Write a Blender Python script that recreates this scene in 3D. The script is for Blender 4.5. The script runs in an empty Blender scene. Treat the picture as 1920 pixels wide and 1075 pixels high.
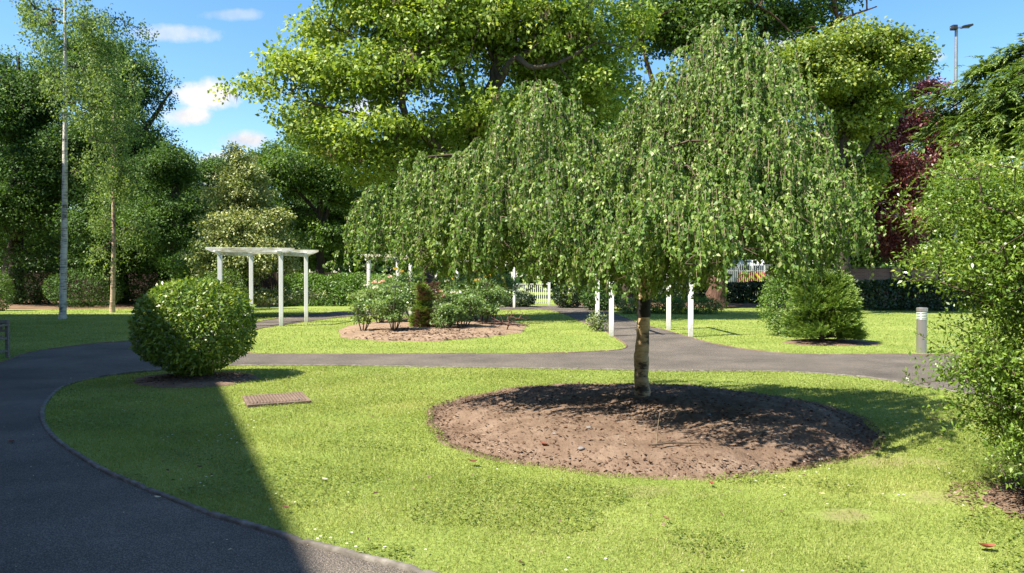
import bpy, bmesh, math, random
import numpy as np
from mathutils import Vector, Matrix

random.seed(7)
RNG = np.random.default_rng(11)
scn = bpy.context.scene
COL = scn.collection
F = 1400.0; HZ = 517.0; EYE = 1.6


def P(px, py, d):
    """world point seen at photo pixel (px, py) at distance d"""
    return np.array([(px - 960) / F * d, d, EYE - (py - HZ) / F * d])


def G(px, py):
    d = F * EYE / (py - HZ)
    return np.array([(px - 960) / F * d, d, 0.0])


# ------------------------------------------------------------------ materials
def new_mat(name):
    m = bpy.data.materials.new(name)
    m.use_nodes = True
    nt = m.node_tree
    for n in list(nt.nodes):
        nt.nodes.remove(n)
    out = nt.nodes.new('ShaderNodeOutputMaterial')
    return m, nt, out


def node(nt, typ, **kw):
    n = nt.nodes.new(typ)
    for k, v in kw.items():
        if k in n.inputs:
            n.inputs[k].default_value = v
        else:
            setattr(n, k, v)
    return n


def ramp(nt, stops, interp='LINEAR'):
    r = nt.nodes.new('ShaderNodeValToRGB')
    r.color_ramp.interpolation = interp
    els = r.color_ramp.elements
    while len(els) < len(stops):
        els.new(0.5)
    for e, (p, c) in zip(els, stops):
        e.position = p
        e.color = (c[0], c[1], c[2], 1)
    return r


def leaf_mat(name, stops, trans=0.3, rough=0.42, spec=0.5, tcol=1.3):
    m, nt, out = new_mat(name)
    a = node(nt, 'ShaderNodeAttribute', attribute_name='tint')
    r = ramp(nt, stops)
    nt.links.new(a.outputs['Fac'], r.inputs['Fac'])
    p = nt.nodes.new('ShaderNodeBsdfPrincipled')
    p.inputs['Roughness'].default_value = rough
    p.inputs['Specular IOR Level'].default_value = spec
    nt.links.new(r.outputs['Color'], p.inputs['Base Color'])
    t = nt.nodes.new('ShaderNodeBsdfTranslucent')
    g = node(nt, 'ShaderNodeMix', data_type='RGBA', blend_type='MULTIPLY')
    g.inputs[0].default_value = 1
    nt.links.new(r.outputs['Color'], g.inputs[6])
    g.inputs[7].default_value = (tcol * 1.15, tcol * 1.1, tcol * 0.5, 1)
    nt.links.new(g.outputs[2], t.inputs['Color'])
    mx = nt.nodes.new('ShaderNodeMixShader')
    mx.inputs[0].default_value = trans
    nt.links.new(p.outputs[0], mx.inputs[1])
    nt.links.new(t.outputs[0], mx.inputs[2])
    nt.links.new(mx.outputs[0], out.inputs['Surface'])
    return m


def noise_mat(name, stops, scale=5.0, stretch=(1, 1, 1), rough=0.8, bump=0.3, bdist=0.02, detail=6, metallic=0.0,
              scale2=None, spec=0.3, coord='Object', nrough=0.6):
    m, nt, out = new_mat(name)
    tc = nt.nodes.new('ShaderNodeTexCoord')
    mp = nt.nodes.new('ShaderNodeMapping')
    mp.inputs['Scale'].default_value = stretch
    nt.links.new(tc.outputs[coord], mp.inputs['Vector'])
    n1 = node(nt, 'ShaderNodeTexNoise', Scale=scale, Detail=detail, Roughness=nrough)
    nt.links.new(mp.outputs[0], n1.inputs['Vector'])
    r = ramp(nt, stops)
    nt.links.new(n1.outputs['Fac'], r.inputs['Fac'])
    p = nt.nodes.new('ShaderNodeBsdfPrincipled')
    p.inputs['Roughness'].default_value = rough
    p.inputs['Metallic'].default_value = metallic
    p.inputs['Specular IOR Level'].default_value = spec
    nt.links.new(r.outputs['Color'], p.inputs['Base Color'])
    if bump:
        n2 = node(nt, 'ShaderNodeTexNoise', Scale=scale2 or scale * 3, Detail=5, Roughness=0.65)
        nt.links.new(mp.outputs[0], n2.inputs['Vector'])
        b = nt.nodes.new('ShaderNodeBump')
        b.inputs['Strength'].default_value = bump
        b.inputs['Distance'].default_value = bdist
        nt.links.new(n2.outputs['Fac'], b.inputs['Height'])
        nt.links.new(b.outputs[0], p.inputs['Normal'])
    nt.links.new(p.outputs[0], out.inputs['Surface'])
    return m


def birch_bark(name, white, dark, amount=0.5, zs=16):
    m, nt, out = new_mat(name)
    tc = nt.nodes.new('ShaderNodeTexCoord')
    mp = nt.nodes.new('ShaderNodeMapping')
    mp.inputs['Scale'].default_value = (2.2, 2.2, zs)
    nt.links.new(tc.outputs['Object'], mp.inputs['Vector'])
    n1 = node(nt, 'ShaderNodeTexNoise', Scale=1.6, Detail=5, Roughness=0.7)
    nt.links.new(mp.outputs[0], n1.inputs['Vector'])
    n2 = node(nt, 'ShaderNodeTexNoise', Scale=3.5, Detail=4, Roughness=0.6)
    nt.links.new(tc.outputs['Object'], n2.inputs['Vector'])
    ad = node(nt, 'ShaderNodeMath', operation='ADD')
    nt.links.new(n1.outputs['Fac'], ad.inputs[0])
    mu = node(nt, 'ShaderNodeMath', operation='MULTIPLY')
    mu.inputs[1].default_value = 0.7
    nt.links.new(n2.outputs['Fac'], mu.inputs[0])
    nt.links.new(mu.outputs[0], ad.inputs[1])
    mid = tuple(0.55 * a + 0.45 * b for a, b in zip(white, dark))
    r = ramp(nt, [(0.62 + 0.2 * (amount - 0.5), dark), (0.72 + 0.2 * (amount - 0.5), mid), (0.86 + 0.2 * (amount - 0.5), white), (1.0, white)])
    nt.links.new(ad.outputs[0], r.inputs['Fac'])
    p = nt.nodes.new('ShaderNodeBsdfPrincipled')
    p.inputs['Roughness'].default_value = 0.75
    nt.links.new(r.outputs['Color'], p.inputs['Base Color'])
    b = nt.nodes.new('ShaderNodeBump')
    b.inputs['Strength'].default_value = 0.6
    b.inputs['Distance'].default_value = 0.02
    nt.links.new(ad.outputs[0], b.inputs['Height'])
    nt.links.new(b.outputs[0], p.inputs['Normal'])
    nt.links.new(p.outputs[0], out.inputs['Surface'])
    return m


def plain(name, col, rough=0.6, metallic=0.0, spec=0.4):
    c2 = tuple(min(1, v * 1.15) for v in col); c1 = tuple(v * 0.8 for v in col)
    return noise_mat(name, [(0.3, c1), (0.7, c2)], scale=6, rough=rough, bump=0.08, metallic=metallic, spec=spec)


M = {}
# foliage
M['birch_leaf'] = leaf_mat('weeping_birch_leaf', [(0.0, (0.04, 0.095, 0.02)), (0.45, (0.13, 0.235, 0.04)), (0.8, (0.26, 0.36, 0.085)), (1, (0.44, 0.48, 0.23))], trans=0.34, rough=0.5, spec=0.4)
M['silver_leaf'] = leaf_mat('silver_birch_leaf', [(0, (0.08, 0.14, 0.045)), (0.5, (0.17, 0.26, 0.075)), (1, (0.30, 0.38, 0.13))], trans=0.38, rough=0.55, spec=0.3)
M['catalpa_leaf'] = leaf_mat('catalpa_leaf', [(0, (0.08, 0.15, 0.024)), (0.4, (0.18, 0.275, 0.04)), (0.75, (0.295, 0.38, 0.065)), (1, (0.42, 0.46, 0.13))], trans=0.4, rough=0.5, spec=0.35)
M['oak_leaf'] = leaf_mat('dark_tree_leaf', [(0, (0.02, 0.048, 0.014)), (0.5, (0.05, 0.108, 0.025)), (1, (0.12, 0.21, 0.04))], trans=0.28, rough=0.6, spec=0.25)
M['mid_leaf'] = leaf_mat('bright_tree_leaf', [(0, (0.035, 0.08, 0.016)), (0.5, (0.095, 0.18, 0.03)), (1, (0.19, 0.29, 0.05))], trans=0.36, rough=0.5)
M['maple_leaf'] = leaf_mat('maple_leaf', [(0, (0.07, 0.125, 0.02)), (0.5, (0.16, 0.235, 0.034)), (1, (0.32, 0.35, 0.07))], trans=0.35, rough=0.5)
M['syc_leaf'] = leaf_mat('sycamore_leaf', [(0, (0.025, 0.055, 0.014)), (0.5, (0.06, 0.12, 0.024)), (1, (0.14, 0.22, 0.04))], trans=0.3, rough=0.55, spec=0.3)
M['purple_leaf'] = leaf_mat('purple_leaf', [(0, (0.06, 0.018, 0.024)), (0.5, (0.18, 0.046, 0.056)), (0.85, (0.32, 0.085, 0.09)), (1, (0.46, 0.25, 0.24))], trans=0.22, rough=0.4)
M['varieg_leaf'] = leaf_mat('variegated_leaf', [(0, (0.06, 0.11, 0.025)), (0.4, (0.17, 0.23, 0.06)), (0.68, (0.33, 0.37, 0.14)), (1, (0.56, 0.56, 0.30))], trans=0.25, rough=0.5)
M['laurel_leaf'] = leaf_mat('laurel_leaf', [(0, (0.03, 0.07, 0.014)), (0.4, (0.10, 0.185, 0.025)), (0.75, (0.22, 0.30, 0.04)), (1, (0.36, 0.38, 0.08))], trans=0.25, rough=0.36, spec=0.45)
M['shrub_leaf'] = leaf_mat('light_shrub_leaf', [(0, (0.055, 0.115, 0.018)), (0.5, (0.14, 0.235, 0.034)), (0.9, (0.25, 0.34, 0.055)), (1, (0.36, 0.38, 0.12))], trans=0.33, rough=0.38, spec=0.5)
M['conifer'] = leaf_mat('conifer_needle', [(0, (0.03, 0.07, 0.015)), (0.45, (0.10, 0.18, 0.03)), (1, (0.26, 0.34, 0.07))], trans=0.25, rough=0.55)
M['cypress'] = leaf_mat('cypress_scale', [(0, (0.03, 0.075, 0.015)), (0.5, (0.09, 0.17, 0.025)), (1, (0.23, 0.32, 0.05))], trans=0.2, rough=0.55)
M['brown_needle'] = leaf_mat('dead_needle', [(0, (0.04, 0.015, 0.01)), (0.5, (0.09, 0.035, 0.02)), (1, (0.16, 0.07, 0.035))], trans=0.1, rough=0.8)
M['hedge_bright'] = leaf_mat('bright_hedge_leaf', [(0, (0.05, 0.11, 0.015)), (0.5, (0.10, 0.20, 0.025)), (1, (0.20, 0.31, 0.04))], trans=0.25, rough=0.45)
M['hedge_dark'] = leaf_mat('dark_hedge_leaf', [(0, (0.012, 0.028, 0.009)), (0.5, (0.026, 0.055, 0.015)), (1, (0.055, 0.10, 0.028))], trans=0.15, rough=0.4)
M['rose_leaf'] = leaf_mat('rose_leaf', [(0, (0.06, 0.12, 0.035)), (0.5, (0.15, 0.25, 0.07)), (1, (0.29, 0.38, 0.14))], trans=0.32, rough=0.38)
M['grass'] = leaf_mat('grass_blade', [(0, (0.09, 0.145, 0.03)), (0.4, (0.195, 0.25, 0.055)), (0.75, (0.30, 0.335, 0.09)), (1, (0.43, 0.41, 0.20))], trans=0.35, rough=0.5, spec=0.3)
M['litter'] = leaf_mat('litter', [(0, (0.045, 0.025, 0.016)), (0.5, (0.12, 0.072, 0.048)), (0.8, (0.20, 0.135, 0.095)), (1, (0.36, 0.28, 0.22))], trans=0.0, rough=0.85, spec=0.2)
M['petal_white'] = leaf_mat('white_petal', [(0, (0.6, 0.6, 0.55)), (1, (0.85, 0.85, 0.8))], trans=0.2, rough=0.6)
M['petal_yellow'] = leaf_mat('yellow_petal', [(0, (0.62, 0.42, 0.04)), (1, (0.80, 0.65, 0.18))], trans=0.25, rough=0.6)
M['petal_pink'] = leaf_mat('pink_petal', [(0, (0.65, 0.38, 0.36)), (1, (0.82, 0.68, 0.62))], trans=0.25, rough=0.6)
M['dead_leaf'] = leaf_mat('dry_leaf', [(0, (0.10, 0.035, 0.02)), (1, (0.24, 0.10, 0.06))], trans=0.1, rough=0.6)
M['red_leaf'] = leaf_mat('red_leaf', [(0, (0.17, 0.04, 0.025)), (1, (0.28, 0.085, 0.055))], trans=0.1, rough=0.5)
M['cream_leaf'] = leaf_mat('cream_leaf', [(0, (0.45, 0.38, 0.22)), (1, (0.6, 0.52, 0.34))], trans=0.1, rough=0.6)
M['pods'] = leaf_mat('seed_pod', [(0, (0.10, 0.06, 0.035)), (1, (0.24, 0.15, 0.09))], trans=0.05, rough=0.7)
# wood
M['bark'] = noise_mat('grey_brown_bark', [(0.3, (0.045, 0.034, 0.026)), (0.7, (0.14, 0.11, 0.085))], scale=4, stretch=(3, 3, 0.6), bump=0.8, bdist=0.05, rough=0.9)
M['bark_dark'] = noise_mat('dark_bark', [(0.3, (0.025, 0.019, 0.015)), (0.7, (0.075, 0.058, 0.045))], scale=4, stretch=(3, 3, 0.6), bump=0.8, bdist=0.05, rough=0.9)
M['bark_red'] = noise_mat('red_brown_bark', [(0.3, (0.06, 0.03, 0.022)), (0.62, (0.15, 0.08, 0.06)), (0.75, (0.30, 0.17, 0.13))], scale=3, stretch=(3, 3, 0.5), bump=0.8, bdist=0.05, rough=0.9)
M['bark_birch'] = birch_bark('silver_birch_bark', (0.60, 0.57, 0.50), (0.05, 0.045, 0.04), 0.72)
M['bark_weep'] = birch_bark('weeping_birch_bark', (0.64, 0.47, 0.27), (0.055, 0.036, 0.024), 1.08, 6.0)
M['bark_pink'] = birch_bark('pinkish_birch_bark', (0.50, 0.37, 0.26), (0.09, 0.05, 0.035), 0.65)
M['twig'] = noise_mat('twig', [(0.3, (0.16, 0.125, 0.085)), (0.7, (0.30, 0.24, 0.17))], scale=8, bump=0)
M['twig_dark'] = noise_mat('dark_twig', [(0.3, (0.05, 0.035, 0.025)), (0.7, (0.11, 0.08, 0.055))], scale=8, bump=0)
M['band'] = noise_mat('black_tree_tie', [(0.3, (0.012, 0.011, 0.010)), (0.7, (0.03, 0.027, 0.024))], scale=12, rough=0.7, bump=0.3)
M['white_paint'] = noise_mat('weathered_white_paint', [(0.26, (0.40, 0.39, 0.30)), (0.40, (0.70, 0.69, 0.63)), (0.55, (0.74, 0.74, 0.71))], scale=3.0, stretch=(1, 1, 0.35), rough=0.55, bump=0.15, bdist=0.01)
def add_grime(m, top=0.45):
    nt = m.node_tree
    p = next(n for n in nt.nodes if n.type == 'BSDF_PRINCIPLED')
    src = p.inputs['Base Color'].links[0].from_socket
    tc = nt.nodes.new('ShaderNodeTexCoord'); sp = nt.nodes.new('ShaderNodeSeparateXYZ'); nt.links.new(tc.outputs['Object'], sp.inputs[0])
    nz = node(nt, 'ShaderNodeTexNoise', Scale=14.0, Detail=5, Roughness=0.7); nt.links.new(tc.outputs['Object'], nz.inputs['Vector'])
    a = node(nt, 'ShaderNodeMapRange'); nt.links.new(sp.outputs[2], a.inputs[0])
    a.inputs[1].default_value = 0.0; a.inputs[2].default_value = top; a.inputs[3].default_value = 0.75; a.inputs[4].default_value = -0.15
    b = node(nt, 'ShaderNodeMath', operation='MULTIPLY_ADD'); b.use_clamp = True
    nt.links.new(nz.outputs['Fac'], b.inputs[0]); b.inputs[1].default_value = 1.6; b.inputs[2].default_value = -0.75
    c = node(nt, 'ShaderNodeMath', operation='ADD'); c.use_clamp = True
    nt.links.new(a.outputs[0], c.inputs[0]); nt.links.new(b.outputs[0], c.inputs[1])
    d = node(nt, 'ShaderNodeMath', operation='MULTIPLY'); nt.links.new(c.outputs[0], d.inputs[0]); d.inputs[1].default_value = 0.75
    mx = node(nt, 'ShaderNodeMix', data_type='RGBA')
    nt.links.new(d.outputs[0], mx.inputs[0]); nt.links.new(src, mx.inputs[6]); mx.inputs[7].default_value = (0.20, 0.20, 0.13, 1)
    nt.links.new(mx.outputs[2], p.inputs['Base Color'])


add_grime(M['white_paint'])
M['aged_paint'] = noise_mat('mossy_white_paint', [(0.34, (0.20, 0.18, 0.10)), (0.46, (0.46, 0.44, 0.32)), (0.60, (0.70, 0.69, 0.64))], scale=4.0, stretch=(0.5, 0.5, 1.5), rough=0.6, bump=0.2, bdist=0.01)
M['timber'] = noise_mat('weathered_timber', [(0.3, (0.10, 0.085, 0.065)), (0.7, (0.26, 0.235, 0.19))], scale=5, stretch=(1, 6, 6), rough=0.8, bump=0.3)
M['fence_wood'] = noise_mat('dark_fence_wood', [(0.3, (0.025, 0.015, 0.010)), (0.7, (0.06, 0.035, 0.025))], scale=5, stretch=(5, 5, 0.6), rough=0.85, bump=0.3)
M['steel'] = noise_mat('brushed_steel', [(0.3, (0.40, 0.37, 0.355)), (0.7, (0.48, 0.45, 0.43))], scale=6, stretch=(12, 12, 0.4), rough=0.38, bump=0.05, metallic=0.8)
M['lens'] = plain('frosted_lens', (0.42, 0.47, 0.40), rough=0.35)
M['grey_metal'] = plain('grey_metal', (0.28, 0.29, 0.30), rough=0.45, metallic=0.6)
M['dark_metal'] = plain('dark_metal', (0.035, 0.035, 0.04), rough=0.5, metallic=0.4)
M['galv'] = plain('galvanised', (0.50, 0.52, 0.55), rough=0.5, metallic=0.3)
M['white_van'] = plain('white_van_paint', (0.75, 0.77, 0.80), rough=0.25)
M['red_sticker'] = plain('red_reflective', (0.55, 0.02, 0.025), rough=0.35)
M['yellow_sticker'] = plain('yellow_reflective', (0.70, 0.62, 0.03), rough=0.35)
M['blue_sheet'] = noise_mat('blue_painted_board', [(0.40, (0.05, 0.28, 0.62)), (0.56, (0.10, 0.36, 0.70)), (0.66, (0.65, 0.70, 0.72))], scale=2.5, rough=0.5, bump=0.1)
M['glass'] = plain('dark_glass', (0.04, 0.06, 0.09), rough=0.08, spec=0.8)
M['tyre'] = plain('tyre_rubber', (0.02, 0.02, 0.02), rough=0.8)
M['rust'] = noise_mat('rusty_iron', [(0.3, (0.13, 0.09, 0.066)), (0.7, (0.20, 0.145, 0.11))], scale=7, rough=0.75, bump=0.2, metallic=0.1)
M['rust_dark'] = noise_mat('dark_rust', [(0.3, (0.085, 0.06, 0.045)), (0.7, (0.14, 0.10, 0.075))], scale=7, rough=0.85, bump=0.2)
M['kerb'] = noise_mat('kerb_concrete', [(0.3, (0.075, 0.066, 0.055)), (0.5, (0.13, 0.115, 0.098)), (0.75, (0.25, 0.23, 0.20))], scale=9, rough=0.85, bump=0.4)
M['stone'] = noise_mat('pebble', [(0.3, (0.11, 0.10, 0.095)), (0.7, (0.24, 0.22, 0.21))], scale=9, rough=0.8, bump=0.2)


def brick_mat():
    m, nt, out = new_mat('brickwork')
    tc = nt.nodes.new('ShaderNodeTexCoord')
    mp = nt.nodes.new('ShaderNodeMapping')
    mp.inputs['Rotation'].default_value = (math.radians(90), 0, 0)
    nt.links.new(tc.outputs['Object'], mp.inputs['Vector'])
    b = nt.nodes.new('ShaderNodeTexBrick')
    b.inputs['Color1'].default_value = (0.27, 0.12, 0.08, 1)
    b.inputs['Color2'].default_value = (0.36, 0.19, 0.13, 1)
    b.inputs['Mortar'].default_value = (0.36, 0.33, 0.29, 1)
    b.inputs['Scale'].default_value = 1.0
    b.inputs['Brick Width'].default_value = 0.225
    b.inputs['Row Height'].default_value = 0.075
    b.inputs['Mortar Size'].default_value = 0.008
    nt.links.new(mp.outputs[0], b.inputs['Vector'])
    p = nt.nodes.new('ShaderNodeBsdfPrincipled')
    p.inputs['Roughness'].default_value = 0.85
    nt.links.new(b.outputs['Color'], p.inputs['Base Color'])
    nt.links.new(p.outputs[0], out.inputs['Surface'])
    return m


M['brick'] = brick_mat()


def lawn_mat():
    m, nt, out = new_mat('lawn')
    geo = nt.nodes.new('ShaderNodeNewGeometry')
    n1 = node(nt, 'ShaderNodeTexNoise', Scale=0.55, Detail=5, Roughness=0.6)
    n2 = node(nt, 'ShaderNodeTexNoise', Scale=28.0, Detail=6, Roughness=0.75)
    n3 = node(nt, 'ShaderNodeTexNoise', Scale=3.4, Detail=7, Roughness=0.7)
    for n in (n1, n2, n3):
        nt.links.new(geo.outputs['Position'], n.inputs['Vector'])
    r1 = ramp(nt, [(0.30, (0.145, 0.205, 0.04)), (0.5, (0.21, 0.27, 0.06)), (0.72, (0.285, 0.325, 0.09))])
    nt.links.new(n1.outputs['Fac'], r1.inputs['Fac'])
    r2 = ramp(nt, [(0.30, (0.45, 0.50, 0.40)), (0.52, (1, 1, 1)), (0.75, (1.5, 1.4, 1.5))])
    nt.links.new(n2.outputs['Fac'], r2.inputs['Fac'])
    mu = node(nt, 'ShaderNodeMix', data_type='RGBA', blend_type='MULTIPLY')
    mu.inputs[0].default_value = 1
    nt.links.new(r1.outputs[0], mu.inputs[6]); nt.links.new(r2.outputs[0], mu.inputs[7])
    # worn earth patches
    r3 = ramp(nt, [(0.64, (0, 0, 0)), (0.74, (1, 1, 1))])
    nt.links.new(n3.outputs['Fac'], r3.inputs['Fac'])
    k = node(nt, 'ShaderNodeMath', operation='MULTIPLY'); k.inputs[1].default_value = 0.6
    nt.links.new(r3.outputs[0], k.inputs[0])
    for (ex, ey, erx, ery) in ((2.3, 4.95, 0.36, 0.2), (3.05, 5.4, 0.5, 0.25), (3.2, 6.4, 0.8, 0.35), (1.0, 5.5, 0.5, 0.2), (-5.2, 10.5, 0.9, 0.3), (-3.0, 9.5, 0.62, 0.58)):
        mp = nt.nodes.new('ShaderNodeMapping')
        mp.inputs['Location'].default_value = (-ex / erx, -ey / ery, 0); mp.inputs['Scale'].default_value = (1 / erx, 1 / ery, 0)
        nt.links.new(geo.outputs['Position'], mp.inputs['Vector'])
        ln = node(nt, 'ShaderNodeVectorMath', operation='LENGTH'); nt.links.new(mp.outputs[0], ln.inputs[0])
        a1 = node(nt, 'ShaderNodeMath', operation='SUBTRACT'); a1.inputs[0].default_value = 1.15
        nt.links.new(ln.outputs['Value'], a1.inputs[1])
        a2 = node(nt, 'ShaderNodeMath', operation='MULTIPLY_ADD'); a2.inputs[1].default_value = 4.5; a2.inputs[2].default_value = -2.5
        nt.links.new(n3.outputs['Fac'], a2.inputs[0])
        a3 = node(nt, 'ShaderNodeMath', operation='ADD'); nt.links.new(a1.outputs[0], a3.inputs[0]); nt.links.new(a2.outputs[0], a3.inputs[1])
        a4 = node(nt, 'ShaderNodeMath', operation='MINIMUM'); nt.links.new(a3.outputs[0], a4.inputs[0]); nt.links.new(a1.outputs[0], a4.inputs[1])
        a5 = node(nt, 'ShaderNodeMath', operation='MULTIPLY'); a5.use_clamp = True; a5.inputs[1].default_value = 0.75
        nt.links.new(a4.outputs[0], a5.inputs[0])
        a6 = node(nt, 'ShaderNodeMath', operation='MAXIMUM'); nt.links.new(k.outputs[0], a6.inputs[0]); nt.links.new(a5.outputs[0], a6.inputs[1])
        k = a6
    mx = node(nt, 'ShaderNodeMix', data_type='RGBA')
    nt.links.new(k.outputs[0], mx.inputs[0])
    nt.links.new(mu.outputs[2], mx.inputs[6])
    mx.inputs[7].default_value = (0.24, 0.19, 0.11, 1)
    p = nt.nodes.new('ShaderNodeBsdfPrincipled')
    p.inputs['Roughness'].default_value = 0.9
    p.inputs['Specular IOR Level'].default_value = 0.1
    nt.links.new(mx.outputs[2], p.inputs['Base Color'])
    b = nt.nodes.new('ShaderNodeBump')
    b.inputs['Strength'].default_value = 0.7
    b.inputs['Distance'].default_value = 0.03
    nt.links.new(n2.outputs['Fac'], b.inputs['Height'])
    nt.links.new(b.outputs[0], p.inputs['Normal'])
    nt.links.new(p.outputs[0], out.inputs['Surface'])
    return m


def tarmac_mat():
    m, nt, out = new_mat('tarmac')
    geo = nt.nodes.new('ShaderNodeNewGeometry')
    v = node(nt, 'ShaderNodeTexVoronoi', Scale=95.0)
    n1 = node(nt, 'ShaderNodeTexNoise', Scale=0.7, Detail=6, Roughness=0.65)
    n2 = node(nt, 'ShaderNodeTexNoise', Scale=120.0, Detail=3, Roughness=0.7)
    for n in (v, n1, n2):
        nt.links.new(geo.outputs['Position'], n.inputs['Vector'])
    r1 = ramp(nt, [(0.3, (0.066, 0.058, 0.049)), (0.7, (0.145, 0.126, 0.106))])
    nt.links.new(n1.outputs['Fac'], r1.inputs['Fac'])
    r2 = ramp(nt, [(0.32, (0.35, 0.35, 0.35)), (0.52, (0.95, 0.95, 0.95)), (0.66, (2.4, 2.3, 2.2))])
    nt.links.new(n2.outputs['Fac'], r2.inputs['Fac'])
    mu = node(nt, 'ShaderNodeMix', data_type='RGBA', blend_type='MULTIPLY')
    mu.inputs[0].default_value = 1
    nt.links.new(r1.outputs[0], mu.inputs[6]); nt.links.new(r2.outputs[0], mu.inputs[7])
    p = nt.nodes.new('ShaderNodeBsdfPrincipled')
    p.inputs['Roughness'].default_value = 0.85
    p.inputs['Specular IOR Level'].default_value = 0.25
    nt.links.new(mu.outputs[2], p.inputs['Base Color'])
    b = nt.nodes.new('ShaderNodeBump')
    b.inputs['Strength'].default_value = 0.7
    b.inputs['Distance'].default_value = 0.01
    nt.links.new(v.outputs['Distance'], b.inputs['Height'])
    nt.links.new(b.outputs[0], p.inputs['Normal'])
    nt.links.new(p.outputs[0], out.inputs['Surface'])
    return m


M['lawn'] = lawn_mat()
M['tarmac'] = tarmac_mat()
M['soil'] = noise_mat('bed_soil', [(0.28, (0.095, 0.062, 0.043)), (0.5, (0.168, 0.116, 0.083)), (0.72, (0.25, 0.185, 0.138))], scale=3.0, detail=10, rough=0.95, bump=0.9, bdist=0.03, scale2=22, spec=0.1, nrough=0.7)
M['soil_dry'] = noise_mat('dry_bed_soil', [(0.28, (0.15, 0.10, 0.066)), (0.5, (0.25, 0.175, 0.12)), (0.72, (0.33, 0.245, 0.175))], scale=2.2, detail=10, rough=0.95, bump=0.9, bdist=0.04, scale2=14, spec=0.1, nrough=0.7)
M['soil_wood'] = noise_mat('woodland_soil', [(0.3, (0.09, 0.055, 0.035)), (0.7, (0.24, 0.16, 0.10))], scale=1.5, detail=10, rough=0.95, bump=0.8, bdist=0.05, scale2=10, spec=0.1)


# ------------------------------------------------------------------ object helpers
def link(o, parent=None):
    COL.objects.link(o)
    if parent is not None:
        o.parent = parent
    return o


def tag(o, label=None, cat=None, group=None, kind=None):
    if label: o['label'] = label
    if cat: o['category'] = cat
    if group: o['group'] = group
    if kind: o['kind'] = kind
    return o


def thing(name, label, cat, loc=(0, 0, 0), rotz=0.0, group=None):
    o = bpy.data.objects.new(name, None)
    o.empty_display_size = 0.2
    link(o)
    o.location = [float(v) for v in loc]
    o.rotation_euler = (0, 0, rotz)
    return tag(o, label, cat, group)


def copy_tree(o, parent=None):
    c = o.copy()
    link(c, parent)
    for ch in list(o.children):
        copy_tree(ch, c)
    return c


def np_mesh(name, V, Fq, mat, parent=None, tint=None, smooth=False):
    """V (n,3), Fq (m,k) all faces same size k"""
    V = np.asarray(V, np.float32); Fq = np.asarray(Fq, np.int32)
    if parent is not None:
        V = V - np.array(parent.location, np.float32)
    me = bpy.data.meshes.new(name)
    m, k = Fq.shape
    me.vertices.add(len(V)); me.vertices.foreach_set('co', V.ravel())
    me.loops.add(m * k); me.loops.foreach_set('vertex_index', Fq.ravel())
    me.polygons.add(m)
    me.polygons.foreach_set('loop_start', np.arange(0, m * k, k, dtype=np.int32))
    me.update(calc_edges=True)
    if smooth:
        me.polygons.foreach_set('use_smooth', np.ones(m, bool))
    if tint is not None:
        a = me.attributes.new('tint', 'FLOAT', 'FACE')
        a.data.foreach_set('value', np.clip(tint, 0, 1).astype(np.float32))
    me.materials.append(mat)
    o = bpy.data.objects.new(name, me)
    return link(o, parent)


def bm_obj(name, bm, mat, parent=None, smooth=False):
    me = bpy.data.meshes.new(name)
    bmesh.ops.recalc_face_normals(bm, faces=bm.faces[:])
    bm.to_mesh(me); bm.free()
    if smooth:
        for p in me.polygons: p.use_smooth = True
    me.materials.append(mat)
    o = bpy.data.objects.new(name, me)
    return link(o, parent)


def box(bm, c, s, rot=0.0, bev=0.006, tilt=None):
    r = bmesh.ops.create_cube(bm, size=1.0)
    vs = r['verts']
    bmesh.ops.scale(bm, vec=s, verts=vs)
    if bev:
        es = list({e for v in vs for e in v.link_edges})
        rr = bmesh.ops.bevel(bm, geom=es, offset=min(bev, min(s) * 0.3), segments=1, affect='EDGES')
        vs = list({v for f in rr['faces'] for v in f.verts} | {v for v in vs if v.is_valid})
    if tilt is not None:
        bmesh.ops.rotate(bm, cent=(0, 0, 0), matrix=tilt, verts=vs)
    if rot:
        bmesh.ops.rotate(bm, cent=(0, 0, 0), matrix=Matrix.Rotation(rot, 3, 'Z'), verts=vs)
    bmesh.ops.translate(bm, vec=c, verts=vs)
    return vs


def cyl(bm, z0, z1, r0, r1, x=0, y=0, seg=24):
    r = bmesh.ops.create_cone(bm, cap_ends=True, segments=seg, radius1=r0, radius2=r1, depth=z1 - z0)
    bmesh.ops.translate(bm, vec=(x, y, (z0 + z1) / 2), verts=r['verts'])


class Tubes:
    def __init__(s):
        s.V = []; s.F = []; s.n = 0

    def add(s, pts, rad, k=6, wob=0.0):
        pts = np.asarray(pts, float); rad = np.asarray(rad, float)
        n = len(pts)
        if n < 2: return
        t = np.gradient(pts, axis=0)
        t /= np.linalg.norm(t, axis=1, keepdims=True) + 1e-9
        ref = np.array([0.0, 0, 1]) if abs(t[:, 2]).mean() < 0.8 else np.array([1.0, 0, 0])
        u = np.cross(t, ref); u /= np.linalg.norm(u, axis=1, keepdims=True) + 1e-9
        w = np.cross(t, u)
        a = np.linspace(0, 2 * np.pi, k, endpoint=False)
        rr = rad[:, None] * (1 + (wob * RNG.normal(size=(n, k)) if wob else 0))
        ring = pts[:, None, :] + rr[..., None] * (np.cos(a)[None, :, None] * u[:, None, :] + np.sin(a)[None, :, None] * w[:, None, :])
        s.V.append(ring.reshape(-1, 3))
        i = np.arange(n - 1)[:, None] * k; j = np.arange(k)[None, :]; j2 = (j + 1) % k
        f = np.stack([i + j, i + j2, i + k + j2, i + k + j], -1).reshape(-1, 4) + s.n
        s.F.append(f); s.n += n * k

    def build(s, name, mat, parent=None):
        return np_mesh(name, np.concatenate(s.V), np.concatenate(s.F), mat, parent, smooth=True)


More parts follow.
